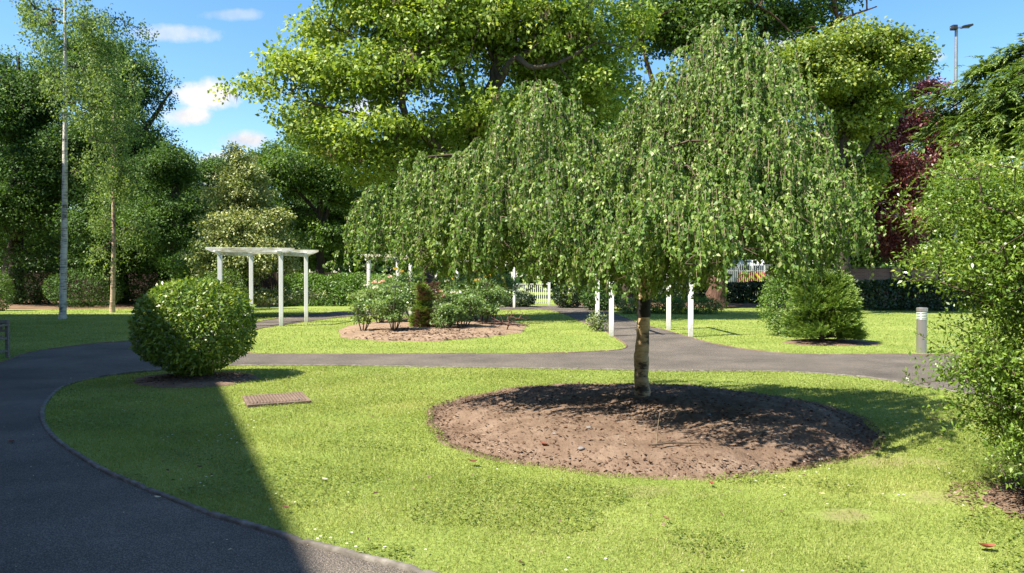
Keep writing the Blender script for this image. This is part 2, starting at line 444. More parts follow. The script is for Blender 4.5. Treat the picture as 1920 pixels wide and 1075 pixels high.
def unit(v):
    return v / (np.linalg.norm(v, axis=-1, keepdims=True) + 1e-9)


def leaves_geo(C, A, N, L, W, fold=0.12, curl=0.12, mid=0.42):
    """diamond leaf: base C, axis A, normal N"""
    n = len(C)
    A = unit(A)
    N = unit(N - (N * A).sum(1, keepdims=True) * A)
    S = np.cross(A, N)
    L = np.broadcast_to(L, (n,))[:, None]; W = np.broadcast_to(W, (n,))[:, None]
    V = np.empty((n, 4, 3))
    V[:, 0] = C
    V[:, 1] = C + A * L * mid + S * W * 0.5 + N * W * fold
    V[:, 2] = C + A * L - N * L * curl
    V[:, 3] = C + A * L * mid - S * W * 0.5 + N * W * fold
    Fq = np.arange(n * 4).reshape(n, 4)
    return V.reshape(-1, 3), Fq


def build_leaves(name, C, A, N, L, W, mat, parent, tint, **kw):
    V, Fq = leaves_geo(C, A, N, L, W, **kw)
    return np_mesh(name, V, Fq, mat, parent, tint)


def rand_dir(n):
    return unit(RNG.normal(size=(n, 3)))


def ball(n, p=3.0):
    return rand_dir(n) * (RNG.random((n, 1)) ** (1.0 / p))


def sample_lobes(lobes, n, sub=7, shell=0.55, subr=0.36, flat=0.75):
    """cluster centres on clumpy sub-lobes spread over big ellipsoids"""
    lobes = np.array(lobes, float)
    w = (lobes[:, 3] * lobes[:, 4] * lobes[:, 5]) ** (2 / 3); w = w + 0.15 * w.mean(); w /= w.sum()
    nsub = max(len(lobes) * 3, int(sub * len(lobes)))
    li = RNG.choice(len(lobes), nsub, p=w)
    d = rand_dir(nsub); d[:, 2] = np.where(d[:, 2] < -0.5, -d[:, 2] * 0.5, d[:, 2])
    rr = shell + (1 - shell) * RNG.random((nsub, 1))
    sc = lobes[li, :3] + d * rr * lobes[li, 3:] * (1 - subr * 0.75)
    sr = lobes[li, 3:] * subr * RNG.uniform(0.45, 1.35, (nsub, 1)) * RNG.uniform(0.8, 1.25, (nsub, 3))
    sr[:, 2] *= flat
    ws = sr.prod(1) ** (2 / 3); ws = ws + 0.1 * ws.mean(); ws /= ws.sum()
    k = RNG.choice(nsub, n, p=ws)
    dd = ball(n, 4)
    dd[:, 2] = np.where((dd[:, 2] < 0) & (RNG.random(n) < 0.5), -dd[:, 2], dd[:, 2])
    cl = sc[k] + dd * sr[k] + RNG.normal(0, 0.22, (n, 3)) * sr[k]
    tn = RNG.normal(0, 0.10, nsub)[k]
    return cl, dd, tn


def skeleton(limbs, targets, tip=0.008, step=0.5, up=0.12, jit=0.05, power=0.46, rmax=0.25, sides=5, pathw=0.22):
    """limbs: list of (pts, radii). Branches grow from the limbs to each target."""
    tubes = Tubes()
    pos = []; path = []; par = []
    for pts, rad in limbs:
        pts = np.asarray(pts, float); rad = np.asarray(rad, float)
        # resample
        seg = np.linalg.norm(np.diff(pts, axis=0), axis=1); s = np.concatenate([[0], np.cumsum(seg)])
        k = max(4, int(s[-1] / (step * 0.5)))
        ss = np.linspace(0, s[-1], k)
        q = np.stack([np.interp(ss, s, pts[:, i]) for i in range(3)], 1)
        sm = q.copy()
        for _ in range(2):
            sm[1:-1] = (sm[:-2] + 2 * sm[1:-1] + sm[2:]) / 4
        rr = np.interp(ss, s, rad)
        wv = RNG.normal(0, 1, (k, 3)) * rr[:, None] * 0.12; wv[0] = 0
        sm += wv
        tubes.add(sm, rr, 10 if rad[0] > 0.06 else 7, 0.05)
        for i, p_ in enumerate(sm):
            if i < k * 0.25 and len(pos) == 0 and k > 6: continue
            pos.append(p_); path.append(ss[i] * 0.5); par.append(-1)
    chains = []
    T = np.asarray(targets, float)
    if len(T) == 0:
        return tubes
    base = np.array(pos)
    dist = np.array([np.min(np.linalg.norm(base - t, axis=1)) for t in T])
    order = np.argsort(dist)
    cap = len(pos) + int(sum(dist / step + 3))
    PA = np.empty((cap, 3)); PL = np.empty(cap); n = len(pos)
    PA[:n] = pos; PL[:n] = path
    for ti in order:
        t = T[ti]
        dv = PA[:n] - t
        d = np.sqrt((dv * dv).sum(1))
        cost = d + pathw * PL[:n] + 0.45 * np.maximum(0, dv[:, 2])
        i = int(np.argmin(cost)); L = d[i]
        k = max(1, int(math.ceil(L / step)))
        u = np.linspace(0, 1, k + 1)[1:, None]
        a = PA[i]
        c = (a + t) / 2 + np.array([0, 0, up * L]) + RNG.normal(0, jit * L, 3)
        pts = (1 - u) ** 2 * a + 2 * u * (1 - u) * c + u ** 2 * t
        if n + k >= cap: break
        PA[n:n + k] = pts; PL[n:n + k] = PL[i] + u[:, 0] * L
        par += [i] + list(range(n, n + k - 1))
        chains.append((i, n, k)); n += k
    cnt = np.zeros(n)
    for (i, s0, k) in chains: cnt[s0 + k - 1] += 1
    for q in range(n - 1, -1, -1):
        if par[q] >= 0: cnt[par[q]] += cnt[q]
    R = np.minimum(tip * np.maximum(cnt, 1) ** power, rmax)
    for (i, s0, k) in chains:
        idx = [i] + list(range(s0, s0 + k))
        r = R[idx].copy(); r[0] = min(r[0], r[1] * 1.25)
        tubes.add(PA[idx], r, sides)
    return tubes


def crown_leaves(cl, outd, tn, lpc, L, csize, asp=0.6, upw=0.7, droop=0.3, tvar=0.17, t0=0.45, flat=0.6):
    n = len(cl) * lpc
    k = np.repeat(np.arange(len(cl)), lpc)
    off = ball(n, 2.2) * csize
    off[:, 2] *= flat
    C = cl[k] + off
    N = RNG.normal(size=(n, 3)) * 0.6 + np.array([0, 0, upw]) + 0.5 * outd[k]
    A = unit(off + 1e-4) * 0.6 + RNG.normal(size=(n, 3)) * 0.6 + np.array([0, 0, -droop]) + outd[k] * 0.3
    Ls = L * RNG.uniform(0.65, 1.25, n)
    ct = RNG.normal(0, 0.12, len(cl))
    tint = t0 + tn[k] + ct[k] + RNG.normal(0, tvar, n)
    return C, A, N, Ls, Ls * asp, tint


def tree(name, label, cat, base, limbs, lobes, ncl, lpc, L, csize, leafm, barkm, asp=0.6, upw=0.7, droop=0.3,
         sub=7, shell=0.55, subr=0.36, flat=0.75, tip=0.012, step=0.7, group=None, t0=0.45, brfrac=0.5, rmax=0.2, cflat=0.6, up=0.1):
    t = thing(name, label, cat, base, 0, group)
    cl, od, tn = sample_lobes(lobes, ncl, sub, shell, subr, flat)
    lim = [(np.array([l[:3] for l in lm]), np.array([l[3] for l in lm])) for lm in limbs]
    nb = int(len(cl) * brfrac)
    tb = skeleton(lim, cl[:nb], tip=tip, step=step, rmax=rmax, up=up)
    tb.build('trunk', barkm, t)
    g = crown_leaves(cl, od, tn, lpc, L, csize, asp, upw, droop, t0=t0, flat=cflat)
    build_leaves('crown', *g[:5], leafm, t, g[5])
    return t


def lim(*a):
    """limb from tuples (px,py,d,r)"""
    return [tuple(P(x, y, d)) + (r,) for x, y, d, r in a]


def lobe(px, py, d, rpx, rpy, rd):
    p = P(px, py, d)
    return (p[0], p[1], p[2], rpx / F * d, rd, rpy / F * d)


def in_poly(pts, poly):
    x, y = pts[:, 0], pts[:, 1]
    poly = np.asarray(poly); n = len(poly)
    inside = np.zeros(len(pts), bool)
    j = n - 1
    for i in range(n):
        xi, yi = poly[i]; xj, yj = poly[j]
        c = ((yi > y) != (yj > y)) & (x < (xj - xi) * (y - yi) / (yj - yi + 1e-12) + xi)
        inside ^= c
        j = i
    return inside


def smooth_poly(pts, k=6, closed=True):
    """Catmull-Rom through the points"""
    p = np.asarray(pts, float); n = len(p); out = []
    for i in range(n if closed else n - 1):
        if closed:
            a, b, c, d = p[i - 1], p[i], p[(i + 1) % n], p[(i + 2) % n]
        else:
            a, b, c, d = p[max(i - 1, 0)], p[i], p[i + 1], p[min(i + 2, n - 1)]
        for s in range(k):
            t = s / k
            out.append(0.5 * ((2 * b) + (-a + c) * t + (2 * a - 5 * b + 4 * c - d) * t * t + (-a + 3 * b - 3 * c + d) * t ** 3))
    if not closed: out.append(p[-1])
    return np.array(out)


# ------------------------------------------------------------------ ground, paths, beds
BEDC = np.array([1.46, 8.45]); BEDR = np.array([2.42, 2.5])


def bed_r(th):
    return 1 + 0.02 * np.sin(3 * th + 1) + 0.015 * np.sin(7 * th) + 0.008 * np.sin(17 * th + 2)


ISLAND = [(-6.0, 12.45), (-6.4, 11.9), (-6.52, 11.4), (-6.42, 10.67), (-6.08, 9.82), (-5.68, 9.03), (-5.33, 8.45), (-4.92, 7.86), (-4.4, 7.2),
          (-3.78, 6.53), (-3.24, 5.99), (-2.82, 5.63), (-2.4, 5.28), (-1.95, 4.92), (-1.59, 4.68), (-1.25, 4.44), (-0.98, 4.28), (-0.52, 4.01),
          (0.3, 3.62), (1.1, 3.42), (1.9, 3.45), (2.70, 3.92), (2.97, 4.12), (3.85, 4.78), (4.9, 5.9), (5.8, 7.3), (6.25, 8.6), (6.3, 9.7),
          (5.9, 10.7), (5.6, 11.55), (5.2, 12.0), (4.37, 12.4), (2.4, 12.5), (0.37, 12.8), (-3.0, 13.2), (-4.87, 13.2), (-5.5, 12.9)]
ISLAND_S = smooth_poly(ISLAND, 6)
ROSELAWN = [(-5.3, 15.25), (-4, 15.15), (-1.5, 15.2), (0.4, 15.25), (1.55, 15.55), (2.35, 16.1), (2.62, 17.2), (2.66, 19.3), (2.66, 21.3),
            (2.45, 25), (2.0, 33), (1.0, 35.0), (-1, 34.4), (-2.8, 32.6), (-4.2, 30.6), (-5.8, 30.0), (-6.5, 28.6), (-7.0, 26.5), (-7.4, 24), (-7.6, 22.4), (-7.6, 20), (-7.1, 17.5), (-6.3, 15.9)]
ROSELAWN_S = smooth_poly(ROSELAWN, 6)
OUTER = [(-6, -6), (-6.8, 0), (-7.8, 5), (-8.7, 9), (-9.15, 12.5), (-9.45, 13.9), (-9.95, 15.2), (-10, 16.2), (-9.75, 17.3), (-9.3, 18.3), (-9.05, 20), (-8.95, 22), (-8.8, 25.5),
         (-8.55, 29.9), (-7.5, 33.0), (-5.3, 34.6), (-2.5, 37.6), (1.5, 39.6), (4.0, 39.0), (4.3, 33), (4.3, 25.5), (4.35, 23.3), (4.52, 21.5), (4.6, 19.5),
         (4.75, 17.3), (5.15, 15.9), (6.0, 15.15), (7.7, 15.1), (9.5, 14.95), (14, 14.6), (22, 14.2), (22, 10.5), (12, 10.8), (8.4, 9.6), (7.6, 7.5), (6.3, 5.2), (5, 3.4), (4, 1.5), (4, -6)]
OUTER_S = np.concatenate([smooth_poly(OUTER[:32], 6, closed=False), np.array(OUTER[32:])])


def bed_norm(x, y):
    dx = (x - BEDC[0]) / BEDR[0]; dy = (y - BEDC[1]) / BEDR[1]
    th = np.arctan2(dy, dx)
    return np.hypot(dx, dy) / bed_r(th)


def sstep(a, b, x):
    t = np.clip((x - a) / (b - a), 0, 1)
    return t * t * (3 - 2 * t)


def lawn_h(x, y):
    return -0.14 * (1 - sstep(0.92, 1.03, bed_norm(x, y)))


gx = np.concatenate([[-400, -200, -100, -60, -40], np.arange(-30, -12, 1.5), np.arange(-12, -2, 0.5), np.arange(-2, 5, 0.07), np.arange(5, 12, 0.5), np.arange(12, 31, 1.5), [40, 60, 100, 200, 400]])
gy = np.concatenate([[-300, -100, -40, -20, -8, 0, 3, 5], np.arange(5.4, 11.6, 0.07), np.arange(12, 40, 0.8), [45, 60, 80, 120, 200, 400, 700]])
X, Y = np.meshgrid(gx, gy, indexing='ij')
V = np.stack([X, Y, lawn_h(X, Y)], -1).reshape(-1, 3)
ny = len(gy)
i, j = np.meshgrid(np.arange(len(gx) - 1), np.arange(ny - 1), indexing='ij')
Fq = np.stack([i * ny + j, (i + 1) * ny + j, (i + 1) * ny + j + 1, i * ny + j + 1], -1).reshape(-1, 4)
tag(np_mesh('lawn', V, Fq, M['lawn']), kind='structure')


def fill_sheet(name, loops, z, mat):
    cu = bpy.data.curves.new(name, 'CURVE')
    cu.dimensions = '2D'; cu.fill_mode = 'BOTH'
    for lp in loops:
        s = cu.splines.new('POLY'); s.points.add(len(lp) - 1)
        for q, p in zip(s.points, lp): q.co = (p[0], p[1], 0, 1)
        s.use_cyclic_u = True
    tmp = bpy.data.objects.new('tmp_curve', cu)
    COL.objects.link(tmp)
    bpy.context.view_layer.update()
    me = bpy.data.meshes.new_from_object(tmp)
    bpy.data.objects.remove(tmp)
    me.name = name
    nrm = sum(p.normal.z for p in me.polygons)
    if nrm < 0: me.flip_normals()
    me.materials.clear(); me.materials.append(mat)
    o = bpy.data.objects.new(name, me)
    o.location.z = z
    return link(o)


tag(fill_sheet('path', [OUTER_S, ISLAND_S, ROSELAWN_S], 0.006, M['tarmac']), kind='structure')


def edging(name, line, w=0.05, h=0.035, closed=False, mat=None, gap=1.0):
    """edging run of short blocks with joints along a polyline"""
    p = np.asarray(line, float)
    if closed: p = np.concatenate([p, p[:1]])
    sl = np.concatenate([[0], np.cumsum(np.linalg.norm(np.diff(p, axis=0), axis=1))])
    nq = int(sl[-1] / 0.05); q = np.linspace(0, sl[-1], nq, endpoint=not closed)
    p = np.stack([np.interp(q, sl, p[:, 0]), np.interp(q, sl, p[:, 1])], 1)
    n = len(p)
    blk = (q // 0.92).astype(int)
    t = np.gradient(p, axis=0)
    if closed: t = np.roll(p, -1, 0) - np.roll(p, 1, 0)
    t = unit(t); s = np.stack([-t[:, 1], t[:, 0]], 1)
    hz = h + RNG.normal(0, 0.0012, n) + RNG.normal(0, 0.004, blk.max() + 1)[blk]
    hz = np.where(np.diff(blk, prepend=blk[0]) > 0, hz * 0.35, hz)
    wv = w * (1 + RNG.normal(0, 0.03, n)) * (1 + RNG.normal(0, 0.06, blk.max() + 1)[blk])
    prof = [(-0.5, -0.01), (-0.5, 0.8), (-0.3, 1.0), (0.3, 1.0), (0.5, 0.8), (0.5, -0.01)]
    V = np.empty((n, len(prof), 3))
    for k, (a, b) in enumerate(prof):
        V[:, k, :2] = p + s * (a * wv)[:, None]
        V[:, k, 2] = b * hz
    k = len(prof)
    ii = np.arange(n if closed else n - 1)[:, None]; jj = np.arange(k - 1)[None, :]
    i2 = (ii + 1) % n
    Fq = np.stack([ii * k + jj, i2 * k + jj, i2 * k + jj + 1, ii * k + jj + 1], -1).reshape(-1, 4)
    return tag(np_mesh(name, V.reshape(-1, 3), Fq, mat or M['kerb']), kind='structure')


edging('kerb', ISLAND_S, closed=True, w=0.042, h=0.024)
edging('kerb', OUTER_S[10 * 1:16 * 6 + 1], w=0.035, h=0.02, mat=M['soil'])
edging('kerb', OUTER_S[20 * 6:30 * 6 + 1], w=0.03, h=0.018, mat=M['soil'])
edging('kerb', ROSELAWN_S, w=0.035, h=0.018, closed=True, mat=M['soil'])

# mulch bed under the weeping birch
nr, nth = 60, 220
rr = np.concatenate([[0.0001], np.linspace(0.03, 1.05, nr)])
th = np.linspace(0, 2 * np.pi, nth, endpoint=False)
Rg, Tg = np.meshgrid(rr, th, indexing='ij')
prof = np.interp(Rg, [0, 0.3, 0.6, 0.8, 0.9, 0.955, 0.985, 1.01, 1.05], [0.17, 0.165, 0.14, 0.085, 0.02, -0.035, -0.02, 0.012, -0.03])
bx = BEDC[0] + Rg * bed_r(Tg) * BEDR[0] * np.cos(Tg)
by = BEDC[1] + Rg * bed_r(Tg) * BEDR[1] * np.sin(Tg)
lump = 0.018 * np.sin(bx * 3.1 + 0.5) * np.sin(by * 2.7) + 0.012 * np.sin(bx * 7.3 + by * 5.1) + RNG.normal(0, 0.006, Rg.shape)
bz = prof + lump * np.clip((1.03 - Rg) * 8, 0, 1)


def bed_h(x, y):
    q = bed_norm(x, y)
    return np.interp(q, [0, 0.3, 0.6, 0.8, 0.9, 0.955, 0.985, 1.01, 1.05], [0.17, 0.165, 0.14, 0.085, 0.02, -0.035, -0.02, 0.012, -0.03]) \
        + (0.018 * np.sin(x * 3.1 + 0.5) * np.sin(y * 2.7) + 0.012 * np.sin(x * 7.3 + y * 5.1)) * np.clip((1.03 - q) * 8, 0, 1)


V = np.stack([bx, by, bz], -1).reshape(-1, 3)
i, j = np.meshgrid(np.arange(len(rr) - 1), np.arange(nth), indexing='ij'); j2 = (j + 1) % nth
Fq = np.stack([i * nth + j, (i + 1) * nth + j, (i + 1) * nth + j2, i * nth + j2], -1).reshape(-1, 4)
tag(np_mesh('mulch_bed', V, Fq, M['soil'], smooth=True), kind='structure')


def soil_patch(name, c, rx, ry, h, mat, z0=0.004, wob=0.05, rot=0.0, seed=0):
    rg = np.random.default_rng(seed)
    ph = rg.uniform(0, 6, 5)
    rr = np.concatenate([[0.001], np.linspace(0.08, 1.0, 22)]); th = np.linspace(0, 2 * np.pi, 90, endpoint=False)
    Rg, Tg = np.meshgrid(rr, th, indexing='ij')
    wv = 1 + wob * (np.sin(2 * Tg + ph[0]) + 0.7 * np.sin(3 * Tg + ph[1]) + 0.5 * np.sin(7 * Tg + ph[2]) + 0.4 * np.sin(13 * Tg + ph[3]))
    x = Rg * wv * rx * np.cos(Tg); y = Rg * wv * ry * np.sin(Tg)
    z = z0 + h * (1 - Rg ** 2) ** 0.7 + rg.normal(0, 0.10, Rg.shape) * h * (Rg < 0.97) * 0.6
    ca, sa = math.cos(rot), math.sin(rot)
    V = np.stack([c[0] + x * ca - y * sa, c[1] + x * sa + y * ca, z], -1).reshape(-1, 3)
    n = len(th)
    i, j = np.meshgrid(np.arange(len(rr) - 1), np.arange(n), indexing='ij'); j2 = (j + 1) % n
    Fq = np.stack([i * n + j, (i + 1) * n + j, (i + 1) * n + j2, i * n + j2], -1).reshape(-1, 4)
    return tag(np_mesh(name, V, Fq, mat, smooth=True), kind='structure')


soil_patch('shrub_bed', (-4.85, 11.45), 0.95, 0.85, 0.05, M['soil'], seed=1)
soil_patch('rose_bed', (-2.4, 23.2), 2.7, 5.3, 0.12, M['soil_dry'], seed=2, wob=0.04)
soil_patch('shrub_bed', (4.05, 5.2), 0.80, 0.60, 0.04, M['soil'], seed=3, rot=0.6)
soil_patch('shrub_bed', (7.6, 17.8), 1.15, 0.9, 0.05, M['soil'], seed=4)
soil_patch('woodland_soil', (-26, 43), 17, 7.2, 0.08, M['soil_wood'], seed=5)
soil_patch('woodland_soil', (14, 42), 12, 5.2, 0.08, M['soil_wood'], seed=6)

# ------------------------------------------------------------------ grass blades
MH_C = np.array([-3.01, 9.51])


def blades(n_try, x0, x1, y0, y1, dens, size, wid, keep):
    pts = np.stack([RNG.uniform(x0, x1, n_try), RNG.uniform(y0, y1, n_try)], 1)
    m = keep(pts) & (RNG.random(n_try) < dens(pts)) & (np.abs(pts[:, 0]) < pts[:, 1] * 0.72 + 0.4)
    return pts[m]


def patch_noise(p):
    x, y = p[:, 0], p[:, 1]
    return (np.sin(x * 1.7 + 1.3 * np.sin(y * 0.9)) * np.sin(y * 1.9 + 1.1 * np.sin(x * 1.3 + 1)) + 0.6 * np.sin(x * 4.1 + y * 2.3) * np.sin(y * 4.7 - x * 1.9 + 2)) * 0.5


def in_ell(p, c, rx, ry):
    return ((p[:, 0] - c[0]) / rx) ** 2 + ((p[:, 1] - c[1]) / ry) ** 2 < 1


def keep_island(p):
    d = np.abs(p - MH_C).sum(1)
    return in_poly(p, ISLAND_S) & (bed_norm(p[:, 0], p[:, 1]) > 0.995) & ~in_ell(p, (-4.85, 11.45), 0.88, 0.78) & ~in_ell(p, (4.05, 5.2), 0.75, 0.56) \
        & (np.linalg.norm(p - MH_C, axis=1) > 0.42) & ~(in_ell(p, (2.25, 4.95), 0.3, 0.15) & (RNG.random(len(p)) < 0.8)) & ~(in_ell(p, (3.05, 5.35), 0.36, 0.16) & (RNG.random(len(p)) < 0.8)) \
        & ~(in_ell(p, (3.2, 6.4), 0.55, 0.22) & (RNG.random(len(p)) < 0.6))


p1 = blades(1500000, -7, 6.5, 3.4, 13.3, lambda p: np.clip((5.0 / p[:, 1]) ** 1.4, 0, 1) * np.clip(0.80 + 0.45 * patch_noise(p), 0.2, 1), 1, 1, keep_island)
keep_far = lambda p: (in_poly(p, ROSELAWN_S) | ~in_poly(p, OUTER_S)) & ~in_ell(p, (-2.4, 23.2), 2.7, 5.3) & ~in_ell(p, (7.6, 17.8), 1.1, 0.85) & ~in_ell(p, (-26, 43), 17, 7.2) & ~in_ell(p, (14, 42), 12, 5.2)
p2 = blades(900000, -22, 22, 13, 36, lambda p: np.clip((13 / p[:, 1]) ** 2.0, 0, 1), 1, 1, keep_far)


def grass_obj(name, p, size, wid, tmean):
    n = len(p)
    dist = p[:, 1]
    az = RNG.uniform(0, 2 * np.pi, n)
    lean = RNG.uniform(0.25, 1.25, n)
    L = size * RNG.uniform(0.5, 1.3, n) * (1 + 0.3 * patch_noise(p)); W = wid * RNG.uniform(0.7, 1.4, n) * np.clip(dist / 6, 0.8, 6)
    A = np.stack([np.cos(az) * np.sin(lean), np.sin(az) * np.sin(lean), np.cos(lean)], 1)
    S = unit(np.cross(A, np.array([0, 0, 1.0])) + RNG.normal(0, 0.5, (n, 3)))
    z = np.zeros(n)
    C = np.stack([p[:, 0], p[:, 1], z], 1)
    V = np.empty((n, 3, 3))
    V[:, 0] = C - S * W[:, None] / 2; V[:, 1] = C + S * W[:, None] / 2; V[:, 2] = C + A * L[:, None]
    tint = tmean + 0.20 * patch_noise(p * 0.7 + 3) + 0.13 * patch_noise(p * 2.3) + RNG.normal(0, 0.15, n)
    return tag(np_mesh(name, V.reshape(-1, 3), np.arange(n * 3).reshape(n, 3), M['grass'], None, tint), kind='stuff')


g = grass_obj('grass', p1, 0.028, 0.0055, 0.57); tag(g, 'short mown grass of the rounded front lawn', 'grass')
g = grass_obj('grass', p2, 0.036, 0.005, 0.56); tag(g, 'mown grass of the lawns beyond the cross path', 'grass')
print('blades', len(p1), len(p2))

# clover and weeds: small flat leaves in patches on the front lawn
pc = np.stack([RNG.uniform(-7, 6.5, 260000), RNG.uniform(3.4, 13, 260000)], 1)
pc = pc[keep_island(pc)]
pc = pc[(patch_noise(pc * 1.1 + 7) > 0.12) & (RNG.random(len(pc)) < np.clip((5 / pc[:, 1]) ** 1.6, 0, 1)) & (np.abs(pc[:, 0]) < pc[:, 1] * 0.72 + 0.3)]
n = len(pc)
C = np.stack([pc[:, 0], pc[:, 1], RNG.uniform(0.01, 0.035, n)], 1)
az = RNG.uniform(0, 6.28, n)
A = np.stack([np.cos(az), np.sin(az), RNG.uniform(-0.3, 0.5, n)], 1)
N = np.array([0, 0, 1.0]) + RNG.normal(0, 0.35, (n, 3))
Ls = RNG.uniform(0.012, 0.03, n)
o = build_leaves('clover', C, A, N, Ls, Ls * 0.7, M['grass'], None, 0.33 + RNG.normal(0, 0.16, n))
tag(o, 'clover and low weeds growing in patches among the lawn grass', 'clover', kind='stuff')
# daisies
pd = np.stack([RNG.uniform(-6, 6, 9000), RNG.uniform(3.8, 13, 9000)], 1)
pd = pd[keep_island(pd)]
pd = pd[(patch_noise(pd * 0.9 + 11) > 0.22)]
pd = pd[RNG.random(len(pd)) < 0.16]
n = len(pd)
k = np.repeat(np.arange(n), 5); a5 = np.tile(np.arange(5) * 1.2566, n) + np.repeat(RNG.uniform(0, 6, n), 5)
C = np.stack([pd[k, 0], pd[k, 1], np.repeat(RNG.uniform(0.03, 0.045, n), 5)], 1)
A = np.stack([np.cos(a5), np.sin(a5), np.full(len(a5), 0.25)], 1)
o = build_leaves('daisies', C, A, np.tile([0, 0, 1.0], (len(C), 1)), 0.011, 0.008, M['petal_white'], None, RNG.random(len(C)))
tag(o, 'tiny white daisies and petals sprinkled over the front lawn', 'daisies', kind='stuff')

pdb = np.stack([RNG.uniform(-6, 6, 900), RNG.uniform(3.8, 13, 900)], 1)
pdb = pdb[keep_island(pdb)][:260]
n = len(pdb); az = RNG.uniform(0, 6.28, n)
C = np.stack([pdb[:, 0], pdb[:, 1], RNG.uniform(0.02, 0.035, n)], 1)
Ls = 0.015 + 0.045 * RNG.random(n) ** 2
o = build_leaves('lawn_debris', C, np.stack([np.cos(az), np.sin(az), RNG.uniform(-0.1, 0.4, n)], 1), np.array([0, 0, 1.0]) + RNG.normal(0, 0.4, (n, 3)), Ls, Ls * RNG.uniform(0.2, 0.6, n), M['litter'], None, RNG.beta(1.5, 2, n), fold=0.25)
tag(o, 'small brown scraps of leaf and twig scattered over the front lawn', 'debris', kind='stuff')
# litter on the mulch bed
n = 15000
a = RNG.uniform(0, 6.28, n); r = np.sqrt(RNG.random(n)) * 1.0
r = np.where(RNG.random(n) < 0.33, RNG.uniform(0.88, 1.03, n), r)
x = BEDC[0] + r * BEDR[0] * np.cos(a); y = BEDC[1] + r * BEDR[1] * np.sin(a)
C = np.stack([x, y, bed_h(x, y) + 0.008], 1)
az = RNG.uniform(0, 6.28, n)
A = np.stack([np.cos(az), np.sin(az), RNG.uniform(-0.15, 0.45, n)], 1)
N = np.array([0, 0, 1.0]) + RNG.normal(0, 0.45, (n, 3))
Ls = 0.010 + 0.045 * RNG.random(n) ** 2
o = build_leaves('leaf_litter', C, A, N, Ls, Ls * RNG.uniform(0.15, 0.6, n), M['litter'], None, RNG.beta(2, 2.2, n), fold=0.2)
tag(o, 'dry leaf and bark litter strewn over the round mulch bed', 'leaf litter', kind='stuff')


def scatter_litter(name, label, c, rx, ry, n, size, z=0.02, mat='litter'):
    a = RNG.uniform(0, 6.28, n); r = np.sqrt(RNG.random(n))
    C = np.stack([c[0] + r * rx * np.cos(a), c[1] + r * ry * np.sin(a), z * (1 - r ** 2) + 0.012], 1)
    az = RNG.uniform(0, 6.28, n)
    A = np.stack([np.cos(az), np.sin(az), RNG.uniform(-0.1, 0.4, n)], 1)
    N = np.array([0, 0, 1.0]) + RNG.normal(0, 0.4, (n, 3))
    Ls = size * RNG.uniform(0.4, 1.2, n)
    o = build_leaves(name, C, A, N, Ls, Ls * RNG.uniform(0.2, 0.6, n), M[mat], None, RNG.beta(2, 2, n), fold=0.2)
    return tag(o, label, 'leaf litter', kind='stuff')


scatter_litter('leaf_litter', 'dark leaf litter under the clipped round bush', (-4.85, 11.45), 0.85, 0.75, 1200, 0.05, 0.05)
scatter_litter('leaf_litter', 'brown leaf litter under the foreground shrub at right', (4.0, 5.2), 0.9, 0.68, 1800, 0.04, 0.05)
scatter_litter('leaf_litter', 'clods and dry twigs on the rose bed soil', (-2.4, 21.5), 2.4, 3.4, 2500, 0.10, 0.10)
# petals and specks blown over the tarmac
n = 420
pp = np.stack([RNG.uniform(-7, 0, n * 6), RNG.uniform(3.6, 14, n * 6)], 1)
pp = pp[in_poly(pp, OUTER_S) & ~in_poly(pp, ISLAND_S)][:n]
n = len(pp); az = RNG.uniform(0, 6.28, n)
C = np.stack([pp[:, 0], pp[:, 1], np.full(n, 0.012)], 1)
A = np.stack([np.cos(az), np.sin(az), RNG.uniform(0, 0.3, n)], 1)
Ls = RNG.choice([0.008, 0.012, 0.016, 0.03], n, p=[0.5, 0.3, 0.15, 0.05])
o = build_leaves('petal_litter', C, A, np.array([0, 0, 1.0]) + RNG.normal(0, 0.2, (n, 3)), Ls, Ls * 0.6, M['cream_leaf'], None, RNG.random(n))
tag(o, 'pale specks and petals blown over the dark tarmac path', 'litter', kind='stuff')


# single fallen leaves
def fallen_leaf(px, py, size, rz, mat, label, h=0.03, curl=0.35):
    g = G(px, py); 
    z = h
    if bed_norm(g[0], g[1]) < 1: z = float(bed_h(g[0], g[1])) + 0.012
    t = 12
    u = np.linspace(0, 1, 7)
    V = []; Fq = []
    for k, s in enumerate(u):
        w = size * 0.32 * math.sin(math.pi * min(1, s * 0.92 + 0.06)) ** 0.8
        zc = curl * size * (s - 0.5) ** 2 * 2
        for q in (-1, 0, 1):
            V.append((q * w, (s - 0.5) * size, zc + abs(q) * w * 0.5))
    for k in range(6):
        for q in range(2):
            b = k * 3 + q
            Fq.append((b, b + 1, b + 4, b + 3))
    V = np.array(V)
    o = np_mesh('fallen_leaf', V, np.array(Fq), M[mat], None, RNG.random(len(Fq)))
    o.location = (g[0], g[1], z); o.rotation_euler = (0.1, 0.08, rz)
    return tag(o, label, 'fallen leaf', 'single fallen leaves')


